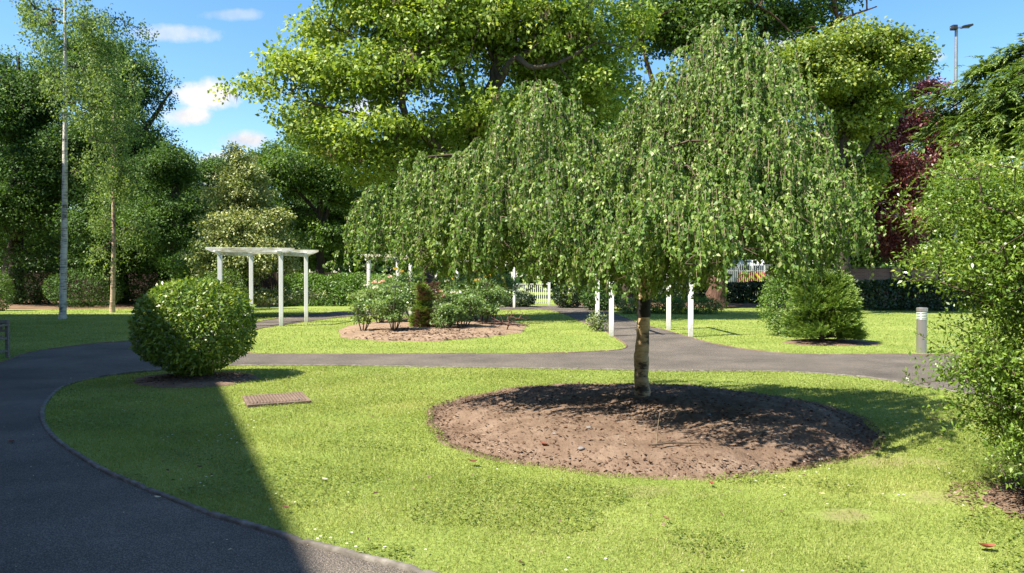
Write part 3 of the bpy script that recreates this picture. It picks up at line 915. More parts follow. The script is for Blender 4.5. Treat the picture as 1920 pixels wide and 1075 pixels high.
fallen_leaf(885, 877, 0.085, 1.4, 'dead_leaf', 'curled brown leaf on the grass just left of the mulch bed', 0.045)
fallen_leaf(1335, 916, 0.06, 0.2, 'red_leaf', 'small bright red leaf on the grass in front of the mulch bed', 0.03)
fallen_leaf(1855, 1037, 0.10, 1.5, 'red_leaf', 'long red-brown leaf on the grass near the corner kerb', 0.024)
fallen_leaf(607, 911, 0.055, 1.0, 'cream_leaf', 'pale cream leaf on the sunlit grass beside the building shadow', 0.04)
fallen_leaf(17, 833, 0.085, 1.3, 'dead_leaf', 'brown leaf lying alone on the dark tarmac path', 0.02)
fallen_leaf(1250, 985, 0.05, 0.7, 'dead_leaf', 'dark red leaf scrap in the grass of the foreground', 0.035)
fallen_leaf(1020, 848, 0.08, 1.1, 'red_leaf', 'orange dry leaf on the front rim of the mulch bed', 0.03)
fallen_leaf(371, 886, 0.06, 1.4, 'dead_leaf', 'brown leaf on the shaded part of the front lawn', 0.04)
fallen_leaf(533, 965, 0.055, 1.2, 'dead_leaf', 'brown leaf on the edge of the building shadow on the lawn', 0.04)
fallen_leaf(292, 940, 0.05, 1.5, 'cream_leaf', 'pale curled leaf on the tarmac beside the kerb', 0.02)
fallen_leaf(1543, 939, 0.045, 1.2, 'cream_leaf', 'pale green-cream leaf on the lawn right of the mulch bed', 0.04)

# stones on the bed
for (px, py, s, lb) in [(1090, 857, 0.035, 'small grey flat stone on the front of the mulch bed'), (1040, 838, 0.022, 'tiny pale stone on the left front of the mulch bed'),
                        (1105, 830, 0.03, 'grey pebble on the sunlit part of the mulch bed'), (1420, 884, 0.035, 'grey stone at the front right rim of the mulch bed'),
                        (1330, 808, 0.025, 'small stone by the shadow edge on the mulch bed')]:
    bm = bmesh.new(); bmesh.ops.create_icosphere(bm, subdivisions=2, radius=s)
    for v in bm.verts: v.co *= 1 + random.uniform(-0.15, 0.15); v.co.z *= 0.5
    g = G(px, py); o = bm_obj('stone', bm, M['stone'], smooth=True)
    o.location = (g[0], g[1], float(bed_h(g[0], g[1])) + s * 0.25)
    tag(o, lb, 'stone', 'stones on the mulch bed')
# stick and seedling
tb = Tubes()
g = G(1265, 862); zb = float(bed_h(g[0], g[1]))
tb.add([(g[0] - 0.2, g[1] - .02, zb + 0.02), (g[0] - 0.05, g[1], zb + 0.035), (g[0] + 0.1, g[1] + 0.02, zb + 0.03), (g[0] + 0.22, g[1], zb + 0.03)], [0.007, 0.009, 0.008, 0.004], 6)
tb.add([(g[0] + 0.02, g[1], zb + 0.03), (g[0] + 0.1, g[1] - 0.08, zb + 0.03)], [0.005, 0.002], 5)
tag(tb.build('fallen_stick', M['twig_dark']), 'dark fallen stick lying on the front of the mulch bed', 'stick')
tb = Tubes()
g = G(1232, 858); zb = float(bed_h(g[0], g[1]))
tb.add([(g[0], g[1], zb - 0.01), (g[0] + 0.005, g[1], zb + 0.1), (g[0] + 0.015, g[1], zb + 0.2), (g[0] + 0.03, g[1], zb + 0.29)], [0.005, 0.005, 0.004, 0.003], 6)
tb.add([(g[0] + 0.005, g[1], zb + 0.1), (g[0] - 0.03, g[1], zb + 0.16)], [0.003, 0.002], 5)
tag(tb.build('seedling_stem', M['twig']), 'thin bare seedling stem standing upright in the mulch bed', 'seedling')

# ------------------------------------------------------------------ manhole cover
mh = thing('manhole_cover', 'rusty ribbed square iron drain cover set in the lawn', 'drain cover', (MH_C[0], MH_C[1], 0.0), math.radians(24))
bm = bmesh.new()
for sx, sy, w, l in [(0, 1, 0.76, 0.04), (0, -1, 0.76, 0.04), (1, 0, 0.04, 0.68), (-1, 0, 0.04, 0.68)]:
    box(bm, (sx * 0.36, sy * 0.36, 0.015), (w, l, 0.05), bev=0.006)
bm_obj('frame', bm, M['rust'], mh)
bm = bmesh.new()
box(bm, (0, 0, 0.012), (0.675, 0.675, 0.04), bev=0.004)
bm_obj('plate', bm, M['rust_dark'], mh)
bm = bmesh.new()
for k in range(17):
    box(bm, (-0.308 + k * 0.0385, 0, 0.038), (0.021, 0.63, 0.014), bev=0.004)
bm_obj('ribs', bm, M['rust'], mh)
for sx in (-0.25, 0.25):
    bm = bmesh.new()
    box(bm, (sx, -0.22, 0.043), (0.05, 0.03, 0.008), bev=0.003)
    bm_obj('keyhole_plate', bm, M['kerb'], mh)

# ------------------------------------------------------------------ weeping birch
WB = np.array([1.55, 8.85, 0.12])
wb = thing('weeping_birch', 'small weeping birch with umbrella crown in the round mulch bed', 'tree', WB)
Z = lambda py: EYE - (py - HZ) / F * 8.85
X_ = lambda px: (px - 960) / F * 8.85
tp = np.array([(X_(1204), 8.85, 0.05), (X_(1205), 8.85, 0.2), (X_(1203), 8.85, Z(710)), (X_(1203), 8.86, Z(670)), (X_(1206), 8.86, Z(630)), (X_(1207), 8.85, Z(585)), (X_(1208), 8.85, Z(545)),
               (X_(1209), 8.84, Z(500)), (X_(1212), 8.82, Z(440))])
tr = np.array([0.135, 0.094, 0.083, 0.088, 0.076, 0.074, 0.074, 0.078, 0.055])
tt = np.linspace(0, 1, 60); s = np.linspace(0, 1, len(tp))
tq = np.stack([np.interp(tt, s, tp[:, i]) for i in range(3)], 1)
tq[1:-1] = (tq[:-2] + tq[1:-1] + tq[2:]) / 3
tq[1:-1] += RNG.normal(0, 0.002, (58, 3))
tb = Tubes(); tb.add(tq, np.interp(tt, s, tr) * (1 + 0.03 * np.sin(tt * 60)), 20, 0.025)
# stub twig at left of trunk
tb.add([(X_(1200), 8.84, Z(620)), (X_(1189), 8.80, Z(618))], [0.008, 0.004], 6)
tb.build('trunk', M['bark_weep'], wb)
tb = Tubes()
q = np.linspace(0, 1, 14)
zt = Z(594) + (Z(562) - Z(594)) * q
tb.add(np.stack([np.interp(zt, tq[:, 2], tq[:, 0]), np.interp(zt, tq[:, 2], tq[:, 1]), zt], 1), 0.082 + 0.002 * np.sin(q * 40), 20, 0.012)
tb.build('tree_tie', M['band'], wb)
top = np.array([X_(1211), 8.83, Z(450)])
# domes: centre x,y, peak z, plan radius, drop at rim
DOMES = [(2.36, 8.3, 4.40, 1.30, 1.5, 700), (0.30, 8.4, 3.75, 1.15, 1.25, 460), (-0.92, 8.4, 3.0, 0.86, 0.95, 320), (1.12, 8.6, 3.15, 1.1, 0.9, 280),
         (1.5, 7.3, 2.95, 1.2, 0.9, 600), (1.5, 9.5, 3.25, 1.2, 1.0, 200), (2.68, 8.2, 3.15, 0.82, 0.95, 260), (0.4, 7.4, 2.8, 1.05, 0.8, 400), (2.45, 7.3, 3.2, 1.0, 1.0, 440), (-0.5, 7.8, 2.55, 0.75, 0.6, 170), (1.7, 6.85, 2.65, 1.05, 0.7, 440), (-0.2, 8.3, 3.2, 0.8, 0.8, 260), (1.7, 8.4, 3.25, 0.7, 0.8, 200), (-1.42, 8.5, 2.55, 0.52, 0.6, 190)]
limbs = [(np.array([top, (1.75, 8.75, 2.9), (2.1, 8.5, 3.7), (2.43, 8.3, 4.28)]), np.array([0.05, 0.042, 0.03, 0.015])),
         (np.array([top, (1.2, 8.85, 2.7), (0.75, 8.6, 3.3), (0.30, 8.4, 3.68)]), np.array([0.045, 0.038, 0.026, 0.013])),
         (np.array([(1.2, 8.85, 2.7), (0.3, 8.9, 2.95), (-0.5, 8.6, 3.0), (-0.96, 8.4, 2.93)]), np.array([0.032, 0.026, 0.02, 0.012])),
         (np.array([top, (1.55, 8.2, 2.6), (1.5, 7.3, 3.0)]), np.array([0.035, 0.026, 0.013])),
         (np.array([top, (1.6, 9.1, 2.9), (1.5, 9.5, 3.4)]), np.array([0.035, 0.026, 0.013])),
         (np.array([(1.75, 8.75, 2.9), (2.5, 8.5, 3.0), (3.1, 8.2, 3.1)]), np.array([0.028, 0.02, 0.012])),
         (np.array([top, tuple(top + np.array([-0.25, -0.1, -0.02])), (1.05, 8.4, 2.1)]), np.array([0.03, 0.02, 0.012]))]
S0 = []; OUTD = []; LEN = []
for (cx, cy, zp, a, drop, n) in DOMES:
    na = max(10, n // 9)                      # strands hang in bunches from side branches
    ar = np.sqrt(RNG.random(na)) * RNG.uniform(0.8, 1.12, na); at = RNG.uniform(0, 2 * np.pi, na); az_ = RNG.normal(0, 0.11, na)
    ki = RNG.integers(0, na, n)
    ax = a * ar[ki] * np.cos(at[ki]) + RNG.normal(0, 0.085, n) + RNG.uniform(-0.1, 0.12, n) * np.cos(at[ki])
    ay = a * ar[ki] * np.sin(at[ki]) + RNG.normal(0, 0.085, n) + RNG.uniform(-0.1, 0.12, n) * np.sin(at[ki])
    rho = np.hypot(ax, ay); thh = np.arctan2(ay, ax)
    d2 = np.stack([np.cos(thh), np.sin(thh), np.zeros(n)], 1)
    inner = RNG.random(n) < 0.3
    z = zp - drop * (rho / a) ** 1.7 - RNG.exponential(0.08, n) - inner * RNG.uniform(0.2, 0.9, n) + az_[ki]
    p = np.stack([cx + rho * d2[:, 0], cy + rho * d2[:, 1], z], 1)
    S0.append(p); OUTD.append(d2)
S0 = np.concatenate(S0); OUTD = np.concatenate(OUTD)
# extra low branch hanging left of the trunk
nx = 26
S0 = np.concatenate([S0, np.stack([RNG.uniform(0.85, 1.5, nx), RNG.uniform(7.9, 8.5, nx), RNG.uniform(1.75, 2.1, nx)], 1)])
OUTD = np.concatenate([OUTD, unit(np.stack([RNG.normal(0, 1, nx), RNG.normal(-0.4, 1, nx), np.zeros(nx)], 1))])
zb = 1.40 + 0.03 * np.clip(8.3 - S0[:, 1], 0, 2) + np.where(S0[:, 0] > 1.4, 0.05, 0.024) * (S0[:, 0] - 1.4) ** 2 + 0.16 * np.sin(S0[:, 0] * 4.3 + 1) * np.sin(S0[:, 1] * 3.1) + RNG.normal(0, 0.13, len(S0))
zb += 0.34 * np.exp(-((S0[:, 0] / S0[:, 1] - 0.320) / 0.022) ** 2) + 0.16 * np.exp(-((S0[:, 0] / S0[:, 1] - 0.016) / 0.03) ** 2)
zb[-nx:] = RNG.uniform(1.08, 1.45, nx)
room = S0[:, 2] - zb
LEN = np.minimum(room * RNG.uniform(0.7, 1.0, len(S0)), RNG.uniform(0.9, 2.6, len(S0)))
ok = LEN > 0.15
S0, OUTD, LEN = S0[ok], OUTD[ok], LEN[ok]
tsel = RNG.random(len(S0)) < 0.5
sk = skeleton(limbs, (S0 - OUTD * 0.16 - np.array([0, 0, 0.10]))[tsel], tip=0.0024, step=0.2, up=0.16, jit=0.02, rmax=0.011, sides=4, power=0.36)
sk.build('branches', M['twig_dark'], wb)
sk = Tubes()
LC = []; LA = []; LT = []
for p0, od, ln in zip(S0, OUTD, LEN):
    m = max(5, int(ln / 0.16))
    sv = np.linspace(0, ln, m)
    amp = RNG.uniform(0.03, 0.2)
    lat = np.cumsum(RNG.normal(0, 0.009, (m, 3)), 0); lat[:, 2] = 0
    pts = p0 + od * (amp * (1 - np.exp(-sv / 0.35)))[:, None] + np.array([0, 0, -1.0]) * (sv - 0.22 * (1 - np.exp(-sv / 0.16)))[:, None] + lat
    sk.add(pts, np.linspace(0.0034, 0.0014, m), 3)
    nl = int(ln / 0.0132)
    q = RNG.uniform(0.0, ln * 1.01, nl)
    c = np.stack([np.interp(q, sv, pts[:, i]) for i in range(3)], 1)
    LC.append(c + RNG.normal(0, 0.009, (nl, 3)))
    LT.append(np.full(nl, RNG.normal(0.5, 0.12)))
LC = np.concatenate(LC); LT = np.concatenate(LT); n = len(LC)
sk.build('hanging_twigs', M['twig'], wb)
A = RNG.normal(0, 0.42, (n, 3)) + np.array([0, 0, -0.9])
N = RNG.normal(0, 1, (n, 3)) + np.array([0, 0, 0.35])
Ls = RNG.uniform(0.022, 0.052, n)
build_leaves('crown', LC, A, N, Ls, Ls * RNG.uniform(0.6, 0.8, n), M['birch_leaf'], wb, LT + RNG.normal(0, 0.2, n), mid=0.36, curl=0.1)
print('birch leaves', n)


# ------------------------------------------------------------------ shrubs and hedges
def superell(n, c, r, e=2.6, tz=0.0, shell=0.3):
    """points in the outer shell of a super-ellipsoid; tz narrows the bottom"""
    d = rand_dir(n)
    k = (np.abs(d) ** e).sum(1) ** (-1 / e)
    rr = 1 - shell * RNG.random(n) ** 1.8
    p = d * k[:, None] * rr[:, None]
    low = np.clip(-p[:, 2] - 0.5, 0, 1) * 2.0
    p[:, :2] *= (1 - tz * low ** 1.3)[:, None]
    return np.asarray(c) + p * np.asarray(r), d


def clipped(name, label, cat, base, c, r, n, L, leafm, twigm, e=2.6, tz=0.3, asp=0.5, stems=10, bump=0.05, group=None, t0=0.45, shell=0.3, lumps=0):
    t = thing(name, label, cat, base, 0, group)
    p, d = superell(n, c, r, e, tz, shell)
    lum = (np.sin(d[:, 0] * 9 + 1) * np.sin(d[:, 1] * 8 + 2) * np.sin(d[:, 2] * 9)) * bump
    p += d * (lum[:, None] + RNG.normal(0, bump * 0.35, (n, 1)))
    if lumps: p += d * RNG.exponential(lumps, (n, 1))
    N = d * 1.0 + RNG.normal(0, 0.6, (n, 3)) + np.array([0, 0, 0.5])
    A = RNG.normal(0, 0.8, (n, 3)) + d * 0.7
    Ls = L * RNG.uniform(0.6, 1.25, n)
    tint = t0 + 0.35 * lum / max(bump, 1e-6) * 0.4 + RNG.normal(0, 0.18, n)
    build_leaves('foliage', p, A, N, Ls, Ls * asp, leafm, t, tint)
    tb = Tubes()
    b = np.asarray(base, float)
    tg, _ = superell(stems * 14, c, np.asarray(r) * 0.93, e, tz, 0.5)
    lm = []
    for k in range(stems):
        e_ = np.asarray(c) + rand_dir(1)[0] * np.asarray(r) * 0.45
        s_ = b + np.array([RNG.normal(0, 0.07 * r[0]), RNG.normal(0, 0.07 * r[1]), -0.02])
        lm.append((np.array([s_, (s_ * 0.55 + e_ * 0.45), e_]), np.array([0.022, 0.016, 0.01]) * max(1, r[0])))
    skeleton(lm, tg, tip=0.004, step=0.2, rmax=0.02).build('stems', twigm, t)
    return t


clipped('clipped_bush', 'clipped round laurel bush with glossy leaves beside the curving path', 'bush', (-4.95, 11.6, 0.02), (-4.93, 11.6, 0.80), (0.87, 0.86, 0.74), 15500, 0.075, M['laurel_leaf'], M['twig_dark'],
        e=2.2, tz=0.42, asp=0.45, stems=12, bump=0.02, t0=0.52, shell=0.42)

# foreground shrub at right
fs = thing('leafy_shrub', 'large loose light green shrub at the right edge of the lawn', 'shrub', (3.9, 5.4, 0.02))
lobes = [(4.05, 5.5, 2.05, 1.25, 1.0, 0.55), (4.0, 5.5, 1.7, 1.25, 1.0, 0.52), (3.68, 5.35, 1.55, 0.76, 0.8, 0.5), (4.2, 5.35, 1.2, 1.0, 0.95, 0.55), (3.75, 5.3, 0.82, 0.75, 0.7, 0.38), (3.85, 5.2, 0.5, 0.75, 0.65, 0.38), (3.72, 5.4, 2.1, 0.55, 0.5, 0.3), (3.9, 5.2, 0.3, 0.62, 0.5, 0.25), (3.52, 5.08, 0.42, 0.40, 0.38, 0.28), (3.40, 5.15, 0.85, 0.48, 0.45, 0.3)]
cl, od, tn = sample_lobes(lobes, 4000, sub=24, shell=0.35, subr=0.34, flat=0.9)
cl2, od2, tn2 = sample_lobes([(3.55, 5.08, 0.45, 0.42, 0.40, 0.32), (3.42, 5.15, 0.88, 0.50, 0.45, 0.34), (3.75, 5.15, 0.65, 0.55, 0.5, 0.45), (3.65, 5.05, 0.22, 0.40, 0.36, 0.16)], 620, sub=14, shell=0.3, subr=0.4, flat=0.9)
cl = np.concatenate([cl, cl2]); od = np.concatenate([od, od2]); tn = np.concatenate([tn, tn2])
# shoots sticking out at top and left
ns = 260
b0 = cl[RNG.integers(0, len(cl), ns)]
sh_dir = unit(np.stack([RNG.normal(-0.35, 0.5, ns), RNG.normal(-0.1, 0.5, ns), RNG.uniform(0.1, 1.0, ns)], 1))
tb_l = []
lm = []
for k in range(9):
    e_ = np.array([4.15 + RNG.uniform(-0.6, 0.6), 5.45 + RNG.uniform(-0.4, 0.4), RNG.uniform(1.0, 1.9)])
    s_ = np.array([3.9 + RNG.normal(0, 0.12), 5.4 + RNG.normal(0, 0.1), -0.02])
    lm.append((np.array([s_, s_ * 0.6 + e_ * 0.4 + np.array([0.05, 0, 0.1]), e_]), np.array([0.028, 0.02, 0.011])))
sk = skeleton(lm, np.concatenate([cl[:800], cl2[:250]]), tip=0.0028, step=0.15, rmax=0.02, sides=4)
C1, A1, N1, L1, W1, T1 = crown_leaves(cl, od, tn, 19, 0.036, 0.10, asp=0.44, upw=0.8, droop=-0.1, t0=0.5, flat=0.9)
cs = [C1]; as_ = [A1]; nn = [N1]; ll = [L1]; tts = [T1]
for k in range(ns):
    ln = RNG.uniform(0.14, 0.42)
    q = np.linspace(0, ln, 5)
    pts = b0[k] + sh_dir[k] * q[:, None] + np.array([0, 0, -0.5]) * (q ** 2)[:, None]
    sk.add(pts, np.linspace(0.003, 0.0012, 5), 4)
    m = int(ln / 0.010)
    qq = RNG.uniform(0.02, ln, m)
    c = np.stack([np.interp(qq, q, pts[:, i]) for i in range(3)], 1)
    cs.append(c); as_.append(sh_dir[k] * 0.7 + rand_dir(m)); nn.append(rand_dir(m) * 0.6 + np.array([0, 0, 0.8]))
    ll.append(RNG.uniform(0.02, 0.04, m)); tts.append(RNG.normal(0.68, 0.14, m))
sk.build('stems', M['twig_dark'], fs)
C = np.concatenate(cs); Ls = np.concatenate(ll)
build_leaves('foliage', C, np.concatenate(as_), np.concatenate(nn), Ls, Ls * 0.45, M['shrub_leaf'], fs, np.concatenate(tts))


def hedge(name, label, pts, w, h, n, L, leafm, rot_round=3.2, z0=0.0, t0=0.45, asp=0.6, group=None):
    """hedge along a polyline, rounded section"""
    pts = np.asarray(pts, float)
    t = thing(name, label, 'hedge', (pts[0][0], pts[0][1], 0), 0, group)
    seg = np.linalg.norm(np.diff(pts, axis=0), axis=1); s = np.concatenate([[0], np.cumsum(seg)])
    q = RNG.uniform(0, s[-1], n)
    cx = np.interp(q, s, pts[:, 0]); cy = np.interp(q, s, pts[:, 1])
    dx = np.interp(q + 0.05, s, pts[:, 0]) - np.interp(q - 0.05, s, pts[:, 0]); dy = np.interp(q + 0.05, s, pts[:, 1]) - np.interp(q - 0.05, s, pts[:, 1])
    ll = np.hypot(dx, dy) + 1e-9; sx, sy = -dy / ll, dx / ll
    a = RNG.uniform(-0.1, np.pi + 0.1, n)
    ca, sa = np.cos(a), np.sin(a)
    k = (np.abs(ca) ** rot_round + np.abs(sa) ** rot_round) ** (-1 / rot_round)
    rr = k * (1 - 0.3 * RNG.random(n) ** 2)
    lump = 0.05 * np.sin(q * 2.1 + 3 * ca) + 0.04 * np.sin(q * 5.3 + a * 4)
    off = rr * ca * w / 2 * (1 + lump); z = z0 + np.maximum(0.02, rr * sa * h * (1 + lump * 0.7))
    C = np.stack([cx + sx * off, cy + sy * off, z], 1)
    d = np.stack([sx * ca, sy * ca, sa], 1)
    # ends
    m = n // 12
    e = RNG.integers(0, 2, m)
    ex = np.where(e == 0, pts[0][0], pts[-1][0]); ey = np.where(e == 0, pts[0][1], pts[-1][1])
    C[:m] = np.stack([ex + RNG.normal(0, 0.06, m), ey + RNG.uniform(-w / 2, w / 2, m), z0 + RNG.uniform(0, h * 0.93, m)], 1)
    N = d + RNG.normal(0, 0.5, (n, 3)) + np.array([0, 0, 0.3]); A = RNG.normal(0, 0.8, (n, 3)) + d * 0.5
    Ls = L * RNG.uniform(0.6, 1.3, n)
    build_leaves('foliage', C, A, N, Ls, Ls * asp, leafm, t, t0 + RNG.normal(0, 0.18, n) + 0.8 * lump)
    # woody inside
    tb = Tubes(); m = int(s[-1] / 0.45)
    for q_ in np.linspace(0.2, s[-1] - 0.2, m):
        x = np.interp(q_, s, pts[:, 0]); y = np.interp(q_, s, pts[:, 1])
        for _ in range(5):
            tb.add([(x, y, z0), (x + RNG.normal(0, 0.12), y + RNG.normal(0, 0.12), z0 + h * 0.45), (x + RNG.normal(0, 0.3), y + RNG.normal(0, w * 0.22), z0 + h * 0.86)], [0.03, 0.022, 0.01], 5)
    tb.build('stems', M['twig_dark'], t)
    return t


hedge('garden_hedge', 'bright clipped hedge with sunlit top behind the left pergola', [(-12.0, 39.8), (-8, 40.0), (-3.2, 40.6)], 2.3, 1.66, 28000, 0.11, M['hedge_bright'], rot_round=2.0)
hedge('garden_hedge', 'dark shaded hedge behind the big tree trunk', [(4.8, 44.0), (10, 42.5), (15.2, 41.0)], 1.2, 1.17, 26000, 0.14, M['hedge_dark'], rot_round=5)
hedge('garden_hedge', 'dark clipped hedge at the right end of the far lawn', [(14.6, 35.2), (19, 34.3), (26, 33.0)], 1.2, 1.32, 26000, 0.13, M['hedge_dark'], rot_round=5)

# small bushes
def bush(name, label, px, pyb, ptop, wpx, n, L, mat, e=2.1, tz=0.15, bumpv=0.06, asp=0.55, group=None, t0=0.45, twig='twig_dark', depth=None):
    g = G(px, pyb); d = g[1]
    zt = EYE - (ptop - HZ) / F * d
    rx = wpx / 2 / F * d; ry = depth or rx * 0.85
    return clipped(name, label, 'bush', (g[0], d + ry * 0.6, 0), (g[0], d + ry * 0.6, zt * 0.5), (rx, ry, zt * 0.52), n, L, M[mat], M[twig], e=e, tz=tz, asp=asp, stems=6, bump=bumpv, group=group, t0=t0, shell=0.4, lumps=0.03)


bush('small_bush', 'green bush peeping over the clipped round bush under the pergola', 408, 600, 508, 92, 4500, 0.07, 'mid_leaf', bumpv=0.1)
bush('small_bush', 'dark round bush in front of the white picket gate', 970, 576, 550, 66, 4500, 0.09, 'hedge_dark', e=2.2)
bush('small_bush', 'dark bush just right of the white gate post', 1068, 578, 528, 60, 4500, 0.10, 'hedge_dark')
bush('small_bush', 'dull green bush right of the path under the far trees', 1128, 583, 534, 70, 4500, 0.10, 'oak_leaf', bumpv=0.12)
bush('low_shrub', 'low yellow variegated shrub beside the birch trunk tie', 1186, 589, 562, 50, 2500, 0.08, 'varieg_leaf', bumpv=0.1)
bush('low_shrub', 'low spreading green shrub between the white pergola posts', 1240, 589, 556, 90, 3500, 0.08, 'oak_leaf', bumpv=0.12, t0=0.75)
bush('low_shrub', 'low green shrub at the foot of the big red-brown trunk', 1312, 590, 560, 95, 3500, 0.08, 'oak_leaf', bumpv=0.12, t0=0.7)
bush('path_plant', 'small bushy plant at the foot of a pergola post', 1121, 622, 590, 30, 900, 0.06, 'varieg_leaf', bumpv=0.15, t0=0.35)
bush('leafy_shrub', 'tall light green shrub leaning beside the dwarf conifer', 1480, 632, 512, 84, 6500, 0.06, 'mid_leaf', bumpv=0.14, tz=0.3, t0=0.6)
bush('dark_shrub', 'dark shrub in front of the fence behind the birch trunk', 140, 578, 506, 140, 6500, 0.11, 'oak_leaf', bumpv=0.12, t0=0.55)
bush('dark_shrub', 'dark shrub against the fence left of the birch trunk', 50, 574, 492, 110, 6000, 0.13, 'oak_leaf', bumpv=0.15, t0=0.4)
bush('dark_shrub', 'broad dark shrub behind the slim leaning birch', 255, 574, 490, 150, 7500, 0.13, 'oak_leaf', bumpv=0.15, t0=0.4)
bush('dark_shrub', 'dark shrub behind the clipped round bush by the wood', 350, 574, 478, 110, 6500, 0.13, 'oak_leaf', bumpv=0.15, t0=0.4)
bush('leafy_shrub', 'light green bush cut off by the left edge', -14, 584, 512, 50, 3000, 0.09, 'mid_leaf', bumpv=0.12)

# ------------------------------------------------------------------ fronds for conifers
def fronds(base, dirv, length, npair, sl, up=np.array([0, 0, 1.0]), droop=0.25, asp=0.28, tint0=0.5, tip_light=0.25, ang=0.8):
    """feathery sprays: base (n,3), dirv (n,3)"""
    n = len(base)
    dirv = unit(dirv)
    side = unit(np.cross(dirv, up) + RNG.normal(0, 0.15, (n, 3)))
    nrm = np.cross(side, dirv)
    Cs = []; As = []; Ns = []; Ls = []; Ts = []
    t0 = tint0 + RNG.normal(0, 0.12, n)
    for k in range(npair):
        s = (k + 0.5) / npair
        c = base + dirv * (length * s)[:, None] - np.array([0, 0, 1.0]) * (droop * length * s * s)[:, None]
        w = sl * (1.05 - 0.65 * s)
        for sg in (-1, 1):
            Cs.append(c); As.append(dirv * math.cos(ang) + side * sg * math.sin(ang) + RNG.normal(0, 0.15, (n, 3)) - np.array([0, 0, 0.15]))
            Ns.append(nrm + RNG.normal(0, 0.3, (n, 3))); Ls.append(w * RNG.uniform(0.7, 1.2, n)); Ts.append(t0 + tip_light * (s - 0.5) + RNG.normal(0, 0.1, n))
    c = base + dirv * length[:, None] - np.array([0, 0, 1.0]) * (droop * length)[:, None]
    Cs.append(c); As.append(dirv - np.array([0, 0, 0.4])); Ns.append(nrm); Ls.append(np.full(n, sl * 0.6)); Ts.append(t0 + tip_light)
    C = np.concatenate(Cs); L = np.concatenate(Ls)
    return C, np.concatenate(As), np.concatenate(Ns), L, L * asp, np.concatenate(Ts)


# fir at upper right
fir = thing('fir_tree', 'fir with layered light green sprays behind the foreground shrub', 'tree', (7.8, 10.4, 0))
tr_p = np.array([(7.8, 10.4, -0.05), (7.8, 10.4, 2), (7.78, 10.35, 4), (7.75, 10.3, 5.2)])
lm = [(tr_p, np.array([0.17, 0.14, 0.10, 0.03]))]
tb_targets = []
fb = []; fd = []; fl = []
for k in range(110):
    z0 = RNG.uniform(2.7, 4.75)
    az = RNG.uniform(0, 2 * np.pi)
    rl = (2.1 - 0.9 * max(0, z0 - 3.9) ** 1.3) * RNG.uniform(0.65, 1.0)
    rl = max(0.5, rl)
    dv = np.array([math.cos(az), math.sin(az), 0])
    s_ = np.array([7.78, 10.35, z0])
    q = np.linspace(0, 1, 9)[:, None]
    pts = s_ + dv * rl * q + np.array([0, 0, 1.0]) * (rl * q * (1 - q) * RNG.uniform(0.1, 0.9) + RNG.uniform(-0.42, 0.12) * rl * q ** 2) + np.cumsum(RNG.normal(0, 0.03, (9, 3)), 0)
    tb_targets.append(pts)
    m = int(rl * 75)
    qq = RNG.uniform(0.22, 1.0, m) ** 0.8
    b = np.stack([np.interp(qq, q[:, 0], pts[:, i]) for i in range(3)], 1)
    sd = np.array([-dv[1], dv[0], 0])
    sg = RNG.choice([-1, 1], m)
    fb.append(b + RNG.normal(0, 0.07, (m, 3))); fd.append(dv * RNG.uniform(0.4, 1.1, (m, 1)) + sd * (sg * RNG.uniform(0.2, 1.0, m))[:, None] + np.array([0, 0, 1.0]) * RNG.uniform(-0.8, 0.6, (m, 1)))
    fl.append(RNG.uniform(0.10, 0.30, m) * (1.15 - 0.4 * qq))
fb = np.concatenate(fb); fd = np.concatenate(fd); fl = np.concatenate(fl)
sk = Tubes(); sk.add(tr_p, lm[0][1], 12, 0.04)
for pts in tb_targets: sk.add(pts, np.linspace(0.03, 0.006, len(pts)), 5)
sk.build('trunk', M['bark_dark'], fir)
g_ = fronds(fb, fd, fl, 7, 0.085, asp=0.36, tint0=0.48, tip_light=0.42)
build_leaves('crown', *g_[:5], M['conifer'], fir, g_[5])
print('fir', len(g_[0]))


